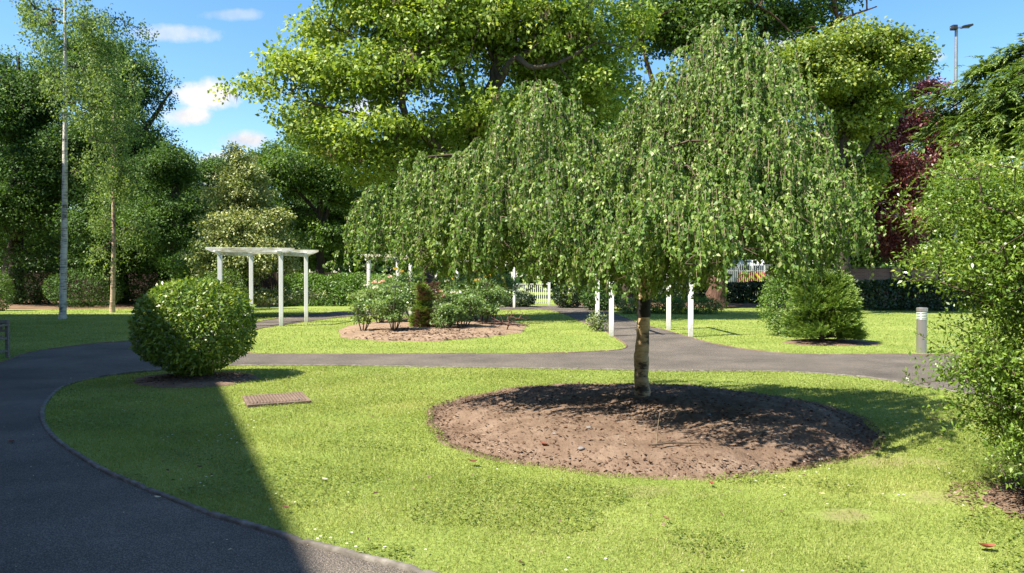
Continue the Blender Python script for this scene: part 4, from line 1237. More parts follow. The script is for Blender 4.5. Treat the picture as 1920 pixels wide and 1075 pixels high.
# dwarf conifer (cypress)
def cypress(name, label, base, r, h, n, sl, mat, tint0=0.5, lumps=9):
    t = thing(name, label, 'conifer', base)
    b = np.asarray(base, float)
    lc = []
    for k in range(lumps * 3):
        a = RNG.uniform(0, 6.28); zz = RNG.uniform(0.06, 0.95)
        rad = r * (0.98 - 0.62 * max(0, zz - 0.5) / 0.5) * 0.74
        lc.append((b[0] + rad * math.cos(a), b[1] + rad * math.sin(a), h * zz, r * 0.36, r * 0.36, r * 0.30))
    lc.append((b[0], b[1], h * 0.9, r * 0.25, r * 0.25, r * 0.3))
    for zz in (0.2, 0.4, 0.6): lc.append((b[0], b[1], h * zz, r * 0.85 * (1.1 - zz * 0.6), r * 0.85 * (1.1 - zz * 0.6), h * 0.22))
    lc = np.array(lc)
    k = RNG.integers(0, len(lc) + 12, n); k = np.where(k >= len(lc), len(lc) - 1 - (k - len(lc)) % 3, k)
    d = rand_dir(n); d[:, 2] = np.abs(d[:, 2]) * 0.9 - 0.25
    d = unit(d)
    p = lc[k, :3] + d * lc[k, 3:] * RNG.uniform(0.55, 1.0, (n, 1))
    p[:, 2] = np.maximum(p[:, 2], 0.03)
    outv = p - np.array([b[0], b[1], 0]); outv[:, 2] = 0; outv = unit(outv)
    dv = d * 0.6 + outv * 0.6 + np.array([0, 0, 0.55])
    upv = unit(RNG.normal(0, 1, (n, 3)))
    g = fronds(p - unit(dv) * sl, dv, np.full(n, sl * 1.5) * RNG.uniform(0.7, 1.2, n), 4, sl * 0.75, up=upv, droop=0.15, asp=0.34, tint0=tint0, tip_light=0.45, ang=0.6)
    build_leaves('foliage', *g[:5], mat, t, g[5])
    tb = Tubes(); tb.add([(b[0], b[1], -0.02), (b[0], b[1], h * 0.5), (b[0], b[1], h * 0.85)], [r * 0.08, r * 0.06, 0.01], 7)
    for q in lc: tb.add([(b[0], b[1], min(h * 0.7, q[2] * 0.6)), tuple(q[:3])], [0.02, 0.008], 5)
    tb.build('stems', M['twig_dark'], t)
    return t


g = G(1560, 648)
cypress('dwarf_conifer', 'bushy dwarf conifer with feathery lit tips on the right lawn', (g[0], g[1] + 0.55, 0), 0.86, 1.75, 9000, 0.11, M['cypress'], tint0=0.56, lumps=18)
# rose-bed conifer, half dead
g = G(793, 620)
rc = cypress('half_dead_conifer', 'small narrow conifer half brown and half green in the rose bed', (g[0], g[1] + 0.1, 0.1), 0.36, 1.45, 1500, 0.11, M['cypress'], tint0=0.6, lumps=6)
nb = 700
zz = np.concatenate([RNG.uniform(0.10, 0.62, nb // 2), RNG.uniform(0.85, 1.4, nb // 2)])
az = RNG.uniform(0, 6.28, nb)
off = np.where(zz < 0.7, 0.10, 0.16)
p = np.stack([g[0] + off + 0.22 * np.cos(az), g[1] - 0.02 + 0.24 * np.sin(az), zz], 1)
gg = fronds(p, np.stack([np.cos(az), np.sin(az), np.full(nb, 0.5)], 1), np.full(nb, 0.15), 4, 0.08, asp=0.2, tint0=0.5)
build_leaves('dead_foliage', *gg[:5], M['brown_needle'], rc, gg[5])['label'] = 'dry red-brown dead foliage'


# ------------------------------------------------------------------ rose bed
def petals(c, r, n=14):
    d = rand_dir(n); d[:, 2] = np.abs(d[:, 2])
    return c + d * r * 0.3, d * 0.8 + np.array([0, 0, 0.3]), d


def rose(px, pyb, h, w, nleaf, blooms, bcol, label, lean=0.0, sparse=False):
    w *= 1.2; nleaf *= 1.25; nleaf = int(nleaf)
    g = G(px, pyb); x, y = g[0], g[1]
    z0 = 0.06
    t = thing('rose_bush', label, 'rose bush', (x, y, z0), 0, 'rose bushes in the bed')
    tips = []
    lm = []
    ns = 4 if sparse else 6
    for k in range(ns):
        a = RNG.uniform(0, 6.28); rr = w * 0.5 * RNG.uniform(0.3, 1)
        e = np.array([x + rr * math.cos(a) + lean * 0.5, y + rr * math.sin(a), z0 + h * RNG.uniform(0.6, 1.0)])
        b = np.array([x + 0.05 * math.cos(a), y + 0.05 * math.sin(a), z0 - 0.05])
        mid = b * 0.5 + e * 0.5 + np.array([0.1 * math.cos(a), 0.1 * math.sin(a), 0.03])
        lm.append((np.array([b, mid, e]), np.array([0.018, 0.013, 0.007]))); tips.append(e)
    ncl = max(14, nleaf // 4)
    cl, od, tn = sample_lobes([(x + lean * 0.4, y, z0 + h * 0.68, w * 0.66, w * 0.6, h * 0.38), (x, y, z0 + h * 0.42, w * 0.5, w * 0.46, h * 0.28), (x, y - 0.1, z0 + h * 0.3, w * 0.4, w * 0.4, h * 0.2)], ncl, sub=8, shell=0.3)
    skeleton(lm, cl, tip=0.004, step=0.12, rmax=0.015).build('stems', M['twig_dark'], t)
    q = crown_leaves(cl, od, tn, 14, 0.068, 0.13, asp=0.64, upw=0.7, droop=0.15, t0=0.55)
    build_leaves('foliage', *q[:5], M['rose_leaf'], t, q[5])
    hi = cl[np.argsort(-cl[:, 2] + RNG.normal(0, 0.15, len(cl)))]
    for k in range(blooms):
        c = hi[k * 3 % len(hi)] + np.array([RNG.normal(0, 0.05), -0.16, 0.07])
        C, A, N = petals(c, 0.06, 20)
        build_leaves('bloom', C, A, N, 0.085, 0.07, M[bcol], t, RNG.random(20), fold=0.3, curl=-0.1)
    return t


rose(680, 625, 0.85, 0.6, 260, 0, 'petal_white', 'spindly small rose bush alone at the left tip of the bed', sparse=True)
rose(738, 626, 1.2, 0.85, 1100, 1, 'petal_white', 'leafy rose bush growing round the thin metal stake')
rose(712, 610, 1.35, 1.15, 1500, 2, 'petal_pink', 'broad green rose bush behind the metal stake')
rose(835, 622, 0.75, 0.75, 600, 1, 'petal_white', 'low rose bush at the front right of the half dead conifer')
rose(851, 617, 0.9, 0.7, 500, 3, 'petal_pink', 'small rose bush with pale pink blooms at the front of the bed')
rose(869, 619, 1.05, 0.8, 900, 2, 'petal_white', 'rose bush with whitish blooms in the front row of the bed')
rose(908, 613, 1.4, 0.95, 1500, 1, 'petal_pink', 'tall green rose bush with one pink bloom at the right of the bed')
rose(838, 604, 1.55, 1.3, 1700, 3, 'petal_yellow', 'tall rose bush with yellow blooms right behind the half dead conifer')
rose(884, 603, 1.6, 1.3, 1700, 4, 'petal_yellow', 'tall rose bush with the most yellow blooms in the middle of the bed')
rose(772, 604, 1.55, 1.1, 1300, 3, 'petal_yellow', 'rose bush with yellow blooms left behind the half dead conifer')
rose(925, 600, 1.75, 1.3, 1700, 0, 'petal_white', 'big bloomless rose bush at the right rear of the bed')
rose(704, 599, 1.3, 1.0, 900, 4, 'petal_white', 'rose bush with white blooms beside the far pergola post')
rose(800, 597, 1.6, 1.3, 1500, 2, 'petal_yellow', 'rose bush deep in the bed with two yellow blooms', 0)
rose(742, 606, 1.5, 1.2, 1500, 2, 'petal_pink', 'rose bush with pink blooms between the stake and the yellow roses')
rose(862, 609, 1.35, 1.1, 1300, 2, 'petal_white', 'middle row rose bush with white blooms in front of the yellow ones')
rose(898, 608, 1.5, 1.1, 1400, 1, 'petal_yellow', 'rose bush with a single yellow bloom near the right rear of the bed')
# dead twiggy bush
g = G(950, 622)
dt = thing('dead_bush', 'dry leafless twiggy bush at the right rim of the rose bed', 'dead bush', (g[0], g[1], 0.05))
tg = np.stack([g[0] + RNG.normal(0, 0.32, 70), g[1] + RNG.normal(0, 0.2, 70), RNG.uniform(0.12, 0.6, 70)], 1)
skeleton([(np.array([(g[0], g[1], 0), (g[0] + 0.05, g[1], 0.2), (g[0] + 0.12, g[1], 0.4)]), np.array([0.02, 0.014, 0.008]))], tg, tip=0.006, step=0.12, jit=0.12).build('twigs', M['bark_red'], dt)
# metal stake
g = G(742, 626)
st = thing('metal_stake', 'thin dark metal stake with a short crossbar among the roses', 'plant stake', (g[0], g[1] - 0.08, 0.03))
bm = bmesh.new(); cyl(bm, -0.05, 1.27, 0.011, 0.011, seg=10); bm_obj('rod', bm, M['dark_metal'], st)
bm = bmesh.new(); box(bm, (0, 0, 1.27), (0.24, 0.022, 0.022), bev=0.004); bm_obj('crossbar', bm, M['dark_metal'], st)


# ------------------------------------------------------------------ pergolas
def beam_mesh(L, h, w):
    """beam along x centred, ends cut to a bevel on the underside"""
    bm = bmesh.new()
    c = 0.20
    pts = [(-L / 2, h), (L / 2, h), (L / 2, h * 0.62), (L / 2 - c, 0), (-L / 2 + c, 0), (-L / 2, h * 0.62)]
    f = [bm.verts.new((x, -w / 2, z)) for x, z in pts]
    b = [bm.verts.new((x, w / 2, z)) for x, z in pts]
    bm.faces.new(f); bm.faces.new(b[::-1])
    for k in range(6):
        k2 = (k + 1) % 6
        bm.faces.new((f[k2], f[k], b[k], b[k2]))
    bmesh.ops.recalc_face_normals(bm, faces=bm.faces[:])
    bmesh.ops.bevel(bm, geom=bm.edges[:], offset=0.005, segments=1, affect='EDGES')
    return bm


def pergola(label, corners, hp=2.24, post=0.125, over=0.42):
    """corners: near-left, near-right, far-left, far-right ground points"""
    c = [np.array(q, float) for q in corners]
    ctr = sum(c) / 4
    t = thing('pergola', label, 'pergola', (ctr[0], ctr[1], 0), 0, 'white pergola arches over the paths')
    dv = c[1] - c[0]; rot = math.atan2(dv[1], dv[0])
    for q in c:
        bm = bmesh.new()
        box(bm, (q[0] - ctr[0], q[1] - ctr[1], hp / 2 - 0.02), (post, post, hp + 0.04), rot=rot, bev=0.008)
        bm_obj('post', bm, M['white_paint'], t)
    for a, b in ((c[0], c[2]), (c[1], c[3])):
        m_ = (a + b) / 2 - ctr; d = b - a
        o = bm_obj('side_beam', beam_mesh(np.linalg.norm(d) + 2 * 0.34, 0.13, 0.075), M['aged_paint'], t)
        o.location = (m_[0], m_[1], hp - 0.0); o.rotation_euler = (0, 0, math.atan2(d[1], d[0]))
    for a, b in ((c[0], c[1]), (c[2], c[3])):
        m_ = (a + b) / 2 - ctr; d = b - a
        o = bm_obj('cross_beam', beam_mesh(np.linalg.norm(d) + 2 * over, 0.15, 0.075), M['aged_paint'], t)
        o.location = (m_[0], m_[1], hp + 0.085); o.rotation_euler = (0, 0, math.atan2(d[1], d[0]))
    return t


pergola('white timber pergola arch over the left path, moss on its beams', [(-9.07, 23.2), (-7.3, 23.6), (-8.8, 25.2), (-7.03, 25.5)])
pergola('white pergola arch over the right path, its top lost in the birch crown', [(2.62, 19.65), (4.66, 19.45), (2.52, 22.0), (4.62, 22.0)])
pergola('white pergola arch farther along the left path behind the roses', [(-5.85, 30.5), (-4.1, 30.2), (-5.1, 33.3), (-3.35, 33.0)])
pergola('white pergola arch behind the rose bed in front of the gate', [(-0.72, 34.9), (0.12, 37.2), (-2.6, 35.6), (-1.8, 37.9)], over=0.3)

# ------------------------------------------------------------------ white gate fence
pg = thing('picket_gate', 'white picket gate with a thick end post behind the roses', 'gate', (0.6, 40.6, 0))
bm = bmesh.new()
for k in range(25):
    box(bm, (-1.45 + k * 0.112, 0, 0.58), (0.045, 0.022, 1.06), bev=0.004)
bm_obj('pickets', bm, M['white_paint'], pg)
for z in (0.12, 1.09):
    bm = bmesh.new(); box(bm, (-0.08, 0.026 if z < 1 else 0, z if z < 1 else 1.135), (2.85, 0.03 if z < 1 else 0.06, 0.07 if z < 1 else 0.045), bev=0.004); bm_obj('rail', bm, M['white_paint'], pg)
for x in (-1.62, 1.42):
    bm = bmesh.new(); box(bm, (x, 0, 0.61), (0.14, 0.14, 1.24), bev=0.01); bm_obj('post', bm, M['white_paint'], pg)

# ------------------------------------------------------------------ bollard light
bl = thing('bollard_light', 'stainless steel bollard lamp with ribbed pale head by the path', 'bollard light', (8.46, 15.4, 0))
bm = bmesh.new(); cyl(bm, -0.02, 0.70, 0.098, 0.098, seg=32); bm_obj('post', bm, M['steel'], bl, smooth=False)
bm = bmesh.new(); cyl(bm, 0.70, 0.86, 0.086, 0.086, seg=28); bm_obj('lens', bm, M['lens'], bl)
for k in range(5):
    bm = bmesh.new(); cyl(bm, 0.703 + k * 0.032, 0.715 + k * 0.032, 0.107, 0.10, seg=32); bm_obj('louvre', bm, M['lens'], bl)
bm = bmesh.new(); cyl(bm, 0.862, 0.93, 0.108, 0.108, seg=32); cyl(bm, 0.93, 0.94, 0.107, 0.095, seg=32); bm_obj('cap', bm, M['steel'], bl)

# ------------------------------------------------------------------ bench at left edge
bn = thing('park_bench', 'weathered wooden bench cut off by the left edge', 'bench', (-10.6, 14.25, 0))
bm = bmesh.new()
for k in range(5): box(bm, (0, -0.22 + k * 0.1, 0.43), (1.5, 0.085, 0.03))
bm_obj('seat', bm, M['timber'], bn)
bm = bmesh.new()
box(bm, (0, 0.26, 0.70), (1.5, 0.035, 0.07)); box(bm, (0, 0.26, 0.53), (1.5, 0.035, 0.05))
for k in range(13): box(bm, (-0.66 + k * 0.11, 0.26, 0.61), (0.05, 0.02, 0.11), bev=0.003)
bm_obj('backrest', bm, M['timber'], bn)
for sx in (-0.78, 0.78):
    for sy, hh in ((-0.25, 0.62), (0.27, 0.74)):
        bm = bmesh.new(); box(bm, (sx, sy, hh / 2), (0.065, 0.065, hh)); bm_obj('leg', bm, M['timber'], bn)
    bm = bmesh.new(); box(bm, (sx, -0.02, 0.635), (0.07, 0.58, 0.03)); bm_obj('armrest', bm, M['timber'], bn)
    bm = bmesh.new(); box(bm, (sx, 0.0, 0.385), (0.045, 0.46, 0.05)); box(bm, (sx, 0.0, 0.14), (0.045, 0.46, 0.05)); bm_obj('side_rail', bm, M['timber'], bn)

# ------------------------------------------------------------------ big trees
def T(*a, **k): return tree(*a, **k)


cat_l = [lobe(850, 70, 26, 230, 150, 3.6), lobe(640, 170, 25.5, 150, 95, 2.8), lobe(500, 170, 25.5, 95, 32, 1.3), lobe(690, 40, 26, 150, 95, 2.8), lobe(1060, 80, 26, 150, 120, 3.0),
         lobe(720, 255, 25, 150, 55, 2.4), lobe(930, 240, 26, 180, 80, 3.0), lobe(570, 240, 25.5, 85, 55, 1.8), lobe(900, -100, 26.5, 260, 120, 3.6), lobe(610, 85, 26, 80, 70, 1.8), lobe(1130, 170, 26, 100, 90, 2), lobe(780, 150, 25, 120, 90, 2.6), lobe(850, 330, 26, 170, 60, 2.6), lobe(440, 168, 25.5, 40, 20, 0.7), lobe(700, 330, 26.5, 90, 60, 2.0), lobe(1190, 60, 26, 60, 70, 1.8), lobe(610, 285, 26, 95, 45, 2.0), lobe(690, 300, 26, 90, 50, 2.2), lobe(790, 260, 26, 90, 70, 2.4), lobe(540, 130, 25.5, 60, 45, 1.5), lobe(1060, 200, 26.5, 110, 70, 2.4), lobe(990, 130, 27, 90, 80, 2.4)]
cat_limbs = [lim((798, 601, 27, 0.24), (803, 520, 27, 0.19), (835, 420, 27, 0.19), (880, 320, 26.6, 0.20), (908, 205, 26.2, 0.21), (930, 130, 26, 0.16), (955, 20, 26, 0.11), (970, -120, 26, 0.05)),
             lim((886, 330, 26.6, 0.19), (800, 262, 25.6, 0.15), (748, 200, 25, 0.12), (775, 130, 24.6, 0.085), (790, 60, 24.8, 0.04)),
             lim((748, 232, 25, 0.10), (700, 228, 24.8, 0.085), (655, 212, 24.7, 0.06), (590, 195, 25, 0.035), (530, 175, 25.2, 0.015)),
             lim((910, 200, 26.2, 0.15), (955, 122, 25.2, 0.12), (970, 100, 25, 0.10), (985, 130, 24.8, 0.09), (1040, 125, 24.8, 0.07), (1120, 80, 25, 0.03)),
             lim((890, 300, 26.6, 0.15), (870, 170, 27.5, 0.11), (820, 40, 28, 0.07), (800, -60, 28, 0.03)),
             lim((775, 150, 24.7, 0.07), (700, 90, 24.8, 0.045), (640, 60, 25.2, 0.02))]
ct = T('catalpa_tree', 'wide spreading catalpa with big pale green leaves and crooked limbs', 'tree', tuple(P(798, 600, 27)[:2]) + (0,), cat_limbs, cat_l, 5200, 23, 0.15, 0.46, M['catalpa_leaf'], M['bark'],
       asp=0.72, upw=0.8, droop=0.45, sub=26, shell=0.25, subr=0.36, flat=0.85, tip=0.008, step=0.5, brfrac=0.3, t0=0.5, cflat=0.6)
# seed pods
cl, od, tn = sample_lobes(cat_l[:1] + cat_l[4:7] + cat_l[10:], 150, sub=8)
k = np.repeat(np.arange(150), 14); n = len(k)
C = cl[k] + ball(n) * np.array([0.25, 0.25, 0.12])
build_leaves('seed_pods', C, RNG.normal(0, 0.12, (n, 3)) + np.array([0, 0, -1.0]), rand_dir(n), RNG.uniform(0.25, 0.42, n), 0.018, M['pods'], ct, RNG.random(n), fold=0.3, curl=0.05)

T('sycamore_tree', 'huge dark sycamore with a thick red-brown trunk behind the hedge lawn', 'tree', tuple(G(1345, 580)[:2]) + (0,),
  [lim((1345, 582, 36.5, 0.52), (1342, 555, 36.5, 0.45), (1340, 500, 36.5, 0.40), (1345, 400, 36.5, 0.36), (1370, 250, 36.5, 0.28), (1400, 60, 36.5, 0.2), (1420, -150, 36.5, 0.08)),
   lim((1345, 390, 36.5, 0.26), (1420, 250, 36, 0.2), (1500, 120, 35.5, 0.14), (1580, 20, 35.5, 0.06)),
   lim((1343, 420, 36.5, 0.26), (1270, 280, 36, 0.2), (1220, 150, 36, 0.12), (1180, 0, 36, 0.05)),
   lim((1500, 120, 35.5, 0.11), (1570, 40, 35, 0.07), (1640, 15, 35, 0.03))],
  [lobe(1400, -60, 36.5, 230, 130, 5), lobe(1560, 10, 36, 100, 55, 3), lobe(1250, 60, 36, 130, 110, 4), lobe(1400, 180, 36.5, 160, 120, 4.5), lobe(1230, 250, 36, 100, 100, 4), lobe(1330, 330, 36, 160, 70, 4), lobe(1520, 300, 36.5, 120, 80, 4), lobe(1600, -40, 36, 60, 60, 3), lobe(1480, 60, 36, 110, 70, 3.5), lobe(1330, 60, 36, 110, 90, 4), lobe(1600, 200, 37, 70, 70, 2.5)],
  4200, 28, 0.165, 0.58, M['syc_leaf'], M['bark_red'], asp=0.8, upw=0.8, sub=22, shell=0.3, subr=0.36, tip=0.014, step=0.8, t0=0.66, brfrac=0.3)

T('maple_tree', 'light green maple with seed-tinged clumps left of the purple tree', 'tree', tuple(P(1585, 590, 31)[:2]) + (0,),
  [lim((1585, 590, 31, 0.3), (1580, 480, 31, 0.26), (1575, 330, 31, 0.22), (1590, 200, 31, 0.14), (1600, 100, 31, 0.05)),
   lim((1577, 370, 31, 0.18), (1635, 270, 30.7, 0.10), (1660, 200, 30.6, 0.06), (1690, 150, 30.5, 0.03)), lim((1577, 350, 31, 0.16), (1530, 220, 30.5, 0.11), (1500, 120, 30.5, 0.05))],
  [lobe(1600, 110, 31, 90, 55, 2.6), lobe(1670, 135, 30.5, 62, 48, 2), lobe(1520, 130, 30.5, 75, 60, 2.4), lobe(1560, 180, 31, 90, 55, 2.6), lobe(1590, 250, 31.5, 60, 70, 2), lobe(1560, 360, 31.5, 60, 60, 2), lobe(1640, 210, 31, 55, 50, 2), lobe(1610, 320, 31.5, 45, 50, 1.8), lobe(1700, 120, 30.5, 30, 28, 1.2)],
  2200, 30, 0.135, 0.44, M['maple_leaf'], M['bark_dark'], asp=0.85, upw=0.9, sub=20, shell=0.6, subr=0.42, flat=0.8, tip=0.012, step=0.6, t0=0.5, brfrac=0.35)

T('purple_plum_tree', 'dark red leaved plum tree behind the fir', 'tree', tuple(P(1705, 576, 38)[:2]) + (0,),
  [lim((1705, 577, 38.0, 0.26), (1700, 520, 38.0, 0.23), (1690, 400, 38.0, 0.18), (1690, 280, 38.0, 0.07), (1700, 190, 38.0, 0.03)), lim((1693, 420, 38.0, 0.08), (1650, 330, 37.6, 0.05), (1630, 270, 37.6, 0.02)), lim((1693, 420, 38.0, 0.08), (1770, 330, 38.0, 0.05), (1800, 260, 38.0, 0.02))],
  [lobe(1690, 260, 38.0, 80, 75, 2.38), lobe(1650, 350, 37.6, 70, 60, 2.04), lobe(1720, 190, 38.0, 40, 45, 1.36), lobe(1640, 420, 38.0, 50, 50, 1.87), lobe(1720, 380, 38.0, 90, 80, 2.38), lobe(1800, 280, 38.3, 90, 90, 2.55), lobe(1680, 470, 38.0, 70, 50, 2.2), lobe(1640, 300, 37.5, 60, 55, 2.2), lobe(1640, 400, 37.5, 60, 65, 2.2), lobe(1605, 350, 37.5, 45, 60, 1.8), lobe(1610, 440, 37.5, 45, 45, 1.8), lobe(1735, 170, 37.5, 35, 35, 1.4), lobe(1690, 330, 37.0, 70, 70, 2.2), lobe(1700, 420, 37, 70, 70, 2.2), lobe(1650, 255, 38.0, 45, 45, 1.53)],
  3600, 24, 0.165, 0.42, M['purple_leaf'], M['bark_dark'], asp=0.5, upw=0.5, sub=18, subr=0.38, shell=0.3, tip=0.008, step=0.6, t0=0.48, brfrac=0.35)

# left wood
T('woodland_tree', 'tall dark tree at the far left edge behind the birches', 'tree', tuple(P(30, 575, 40)[:2]) + (0,),
  [lim((30, 582, 40, 0.4), (30, 450, 40, 0.34), (35, 250, 40, 0.22), (40, 110, 40, 0.06))],
  [lobe(10, 240, 40, 110, 130, 4), lobe(80, 180, 40, 70, 90, 3), lobe(20, 400, 39, 120, 110, 4), lobe(-20, 130, 40, 60, 60, 3), lobe(110, 330, 39.5, 80, 110, 3.4), lobe(60, 490, 39, 110, 45, 3)],
  2700, 34, 0.145, 0.55, M['oak_leaf'], M['bark_dark'], asp=0.65, sub=22, subr=0.38, shell=0.3, tip=0.014, step=0.8, t0=0.62, brfrac=0.3)
T('woodland_tree', 'tallest dense tree behind the two birches with a sunlit top', 'tree', tuple(P(225, 575, 41)[:2]) + (0,),
  [lim((225, 580, 41, 0.45), (225, 450, 41, 0.38), (228, 250, 41, 0.26), (235, 90, 41, 0.06)), lim((226, 330, 41, 0.2), (290, 220, 40.5, 0.12), (325, 170, 40.5, 0.04))],
  [lobe(200, 150, 41, 90, 70, 3.6), lobe(265, 140, 40.5, 55, 55, 2.6), lobe(290, 190, 40.5, 45, 35, 2), lobe(200, 290, 41, 110, 110, 4), lobe(300, 270, 40, 38, 40, 2), lobe(240, 420, 40, 120, 110, 4), lobe(150, 100, 41, 60, 50, 3), lobe(220, 500, 39.5, 110, 40, 3), lobe(235, 210, 40.5, 85, 90, 3), lobe(220, 110, 41, 80, 45, 2.6)],
  2700, 34, 0.145, 0.55, M['oak_leaf'], M['bark_dark'], asp=0.65, sub=22, subr=0.38, shell=0.3, tip=0.014, step=0.8, t0=0.62, brfrac=0.3)
T('woodland_tree', 'mid-height dark tree sloping down to the variegated shrub', 'tree', tuple(P(330, 575, 37)[:2]) + (0,),
  [lim((330, 585, 37, 0.3), (330, 450, 37, 0.24), (330, 330, 37, 0.12), (330, 270, 37, 0.04))],
  [lobe(315, 330, 37, 55, 65, 2.4), lobe(350, 400, 36.5, 45, 60, 2), lobe(300, 440, 36.5, 80, 80, 3), lobe(345, 500, 36, 60, 50, 2.4)],
  2000, 32, 0.125, 0.45, M['oak_leaf'], M['bark_dark'], asp=0.6, sub=20, subr=0.38, shell=0.3, tip=0.012, step=0.6, t0=0.66, brfrac=0.35)
T('leafy_tree', 'bright green tree with a forked dark trunk behind the left pergola', 'tree', tuple(P(600, 569, 43)[:2]) + (0,),
  [lim((602, 570, 43, 0.26), (600, 470, 43, 0.22), (598, 400, 43, 0.18), (605, 320, 43, 0.1), (610, 260, 43, 0.04)), lim((601, 450, 43, 0.17), (618, 380, 43.3, 0.13), (640, 300, 43.3, 0.05)), lim((598, 400, 43, 0.12), (540, 340, 42.6, 0.07), (480, 290, 42.6, 0.025)), lim((600, 370, 43, 0.1), (565, 300, 43, 0.06), (560, 250, 43, 0.02))],
  [lobe(540, 300, 43, 70, 45, 2.6), lobe(620, 290, 43, 90, 50, 2.8), lobe(560, 340, 43, 95, 75, 3), lobe(475, 310, 42.6, 50, 40, 1.8), lobe(640, 370, 43, 75, 80, 3), lobe(590, 250, 43.5, 80, 50, 2.4), lobe(520, 410, 42.6, 80, 55, 2.6), lobe(670, 300, 44, 50, 60, 2), lobe(620, 460, 42.8, 80, 40, 2.6)],
  2300, 30, 0.15, 0.52, M['mid_leaf'], M['bark_dark'], asp=0.65, upw=0.8, sub=16, subr=0.36, shell=0.35, tip=0.012, step=0.6, t0=0.5, brfrac=0.35)
T('variegated_shrub', 'tall cone of cream variegated foliage behind the left pergola', 'shrub', tuple(P(465, 582, 29.5)[:2]) + (0,),
  [lim((465, 590, 29.5, 0.14), (463, 480, 29.5, 0.1), (455, 370, 29.5, 0.05), (450, 300, 29.5, 0.02))],
  [lobe(450, 300, 29.5, 32, 40, 0.8), lobe(452, 345, 29.5, 52, 65, 1.2), lobe(455, 385, 29.5, 68, 60, 1.5), lobe(450, 420, 29.5, 88, 60, 1.8), lobe(430, 500, 29.3, 85, 60, 1.9), lobe(515, 490, 29.3, 62, 75, 1.6), lobe(470, 560, 29, 100, 36, 1.8), lobe(395, 480, 29.5, 50, 70, 1.4), lobe(505, 420, 29.6, 52, 55, 1.4), lobe(460, 470, 28.8, 80, 90, 1.4)],
  3000, 24, 0.11, 0.27, M['varieg_leaf'], M['bark_dark'], asp=0.6, upw=0.5, sub=22, subr=0.36, shell=0.35, tip=0.006, step=0.35, t0=0.55, brfrac=0.35)


# silver birches
def silver(label, base_px, base_py, pts, lobes, ncl, bark, r0, lpc=30):
    g = G(base_px, base_py); d = g[1]
    t = thing('silver_birch', label, 'tree', (g[0], d, 0))
    tp = np.array([P(x, y, d) for x, y, _ in pts]); tp[0, 2] = -0.03
    rad = np.array([r for _, _, r in pts])
    cl, od, tn = sample_lobes([lobe(*((l[0], l[1], d + l[2]) + l[3:])) for l in lobes], ncl, sub=9, shell=0.2, subr=0.24, flat=1.2)
    q = np.linspace(0, 1, 50); s = np.linspace(0, 1, len(tp))
    path = np.stack([np.interp(q, s, tp[:, i]) for i in range(3)], 1); path[1:-1, :2] += np.cumsum(RNG.normal(0, 0.004, (48, 2)), 0)
    tb = Tubes(); tb.add(path, np.interp(q, s, rad), 14, 0.02); tb.build('trunk', bark, t)
    up_i = path[int(len(path) * 0.35):]
    skeleton([(up_i, np.full(len(up_i), 0.012))], cl[: int(ncl * 0.8)], tip=0.006, step=0.45, rmax=0.035, up=0.25, pathw=0.0, sides=4).build('branches', M['twig_dark'], t)
    # hanging leaf strings
    n = len(cl) * lpc; k = np.repeat(np.arange(len(cl)), lpc)
    sl = RNG.uniform(0.5, 1.5, len(cl))
    s = RNG.random(n)
    C = cl[k] + np.stack([RNG.normal(0, 0.10, n), RNG.normal(0, 0.10, n), 0.3 - s * sl[k]], 1)
    A = RNG.normal(0, 0.6, (n, 3)) + np.array([0, 0, -0.9]); N = RNG.normal(0, 1, (n, 3)) + np.array([0, 0, 0.4])
    Ls = RNG.uniform(0.06, 0.12, n)
    build_leaves('crown', C, A, N, Ls, Ls * 0.7, M['silver_leaf'], t, 0.5 + tn[k] + RNG.normal(0, 0.18, n))
    return t


silver('tall silver birch with a straight white trunk on the shaded left lawn', 117, 598,
       [(117, 598, 0.16), (117, 590, 0.125), (119, 500, 0.115), (122, 350, 0.095), (125, 180, 0.07), (126, 0, 0.045), (127, -150, 0.02)],
       [(150, 60, 0, 95, 90, 2.2), (190, 160, 0, 75, 90, 1.8), (80, 40, 0, 60, 80, 1.6), (215, 260, 0, 55, 80, 1.5), (140, -80, 0, 80, 80, 2), (60, -30, 0.3, 60, 60, 1.5), (205, 60, 0, 70, 80, 1.6), (170, 330, 0.3, 60, 70, 1.5), (100, 150, 0, 60, 80, 1.5), (160, 200, -0.5, 60, 90, 1.4), (230, 180, 0, 50, 70, 1.3)],
       600, M['bark_birch'], 0.15)
silver('slim leaning birch with a pinkish trunk near the far fence', 210, 586,
       [(210, 586, 0.12), (211, 560, 0.10), (214, 470, 0.09), (214, 380, 0.075), (216, 280, 0.05), (216, 180, 0.02)],
       [(215, 250, 0, 60, 80, 1.3), (225, 340, 0, 65, 70, 1.4), (180, 420, 0, 45, 45, 1.1), (245, 440, 0, 50, 50, 1.2), (200, 480, -0.4, 45, 25, 1.0), (205, 160, 0, 45, 60, 1.1)],
       400, M['bark_pink'], 0.1, lpc=28)

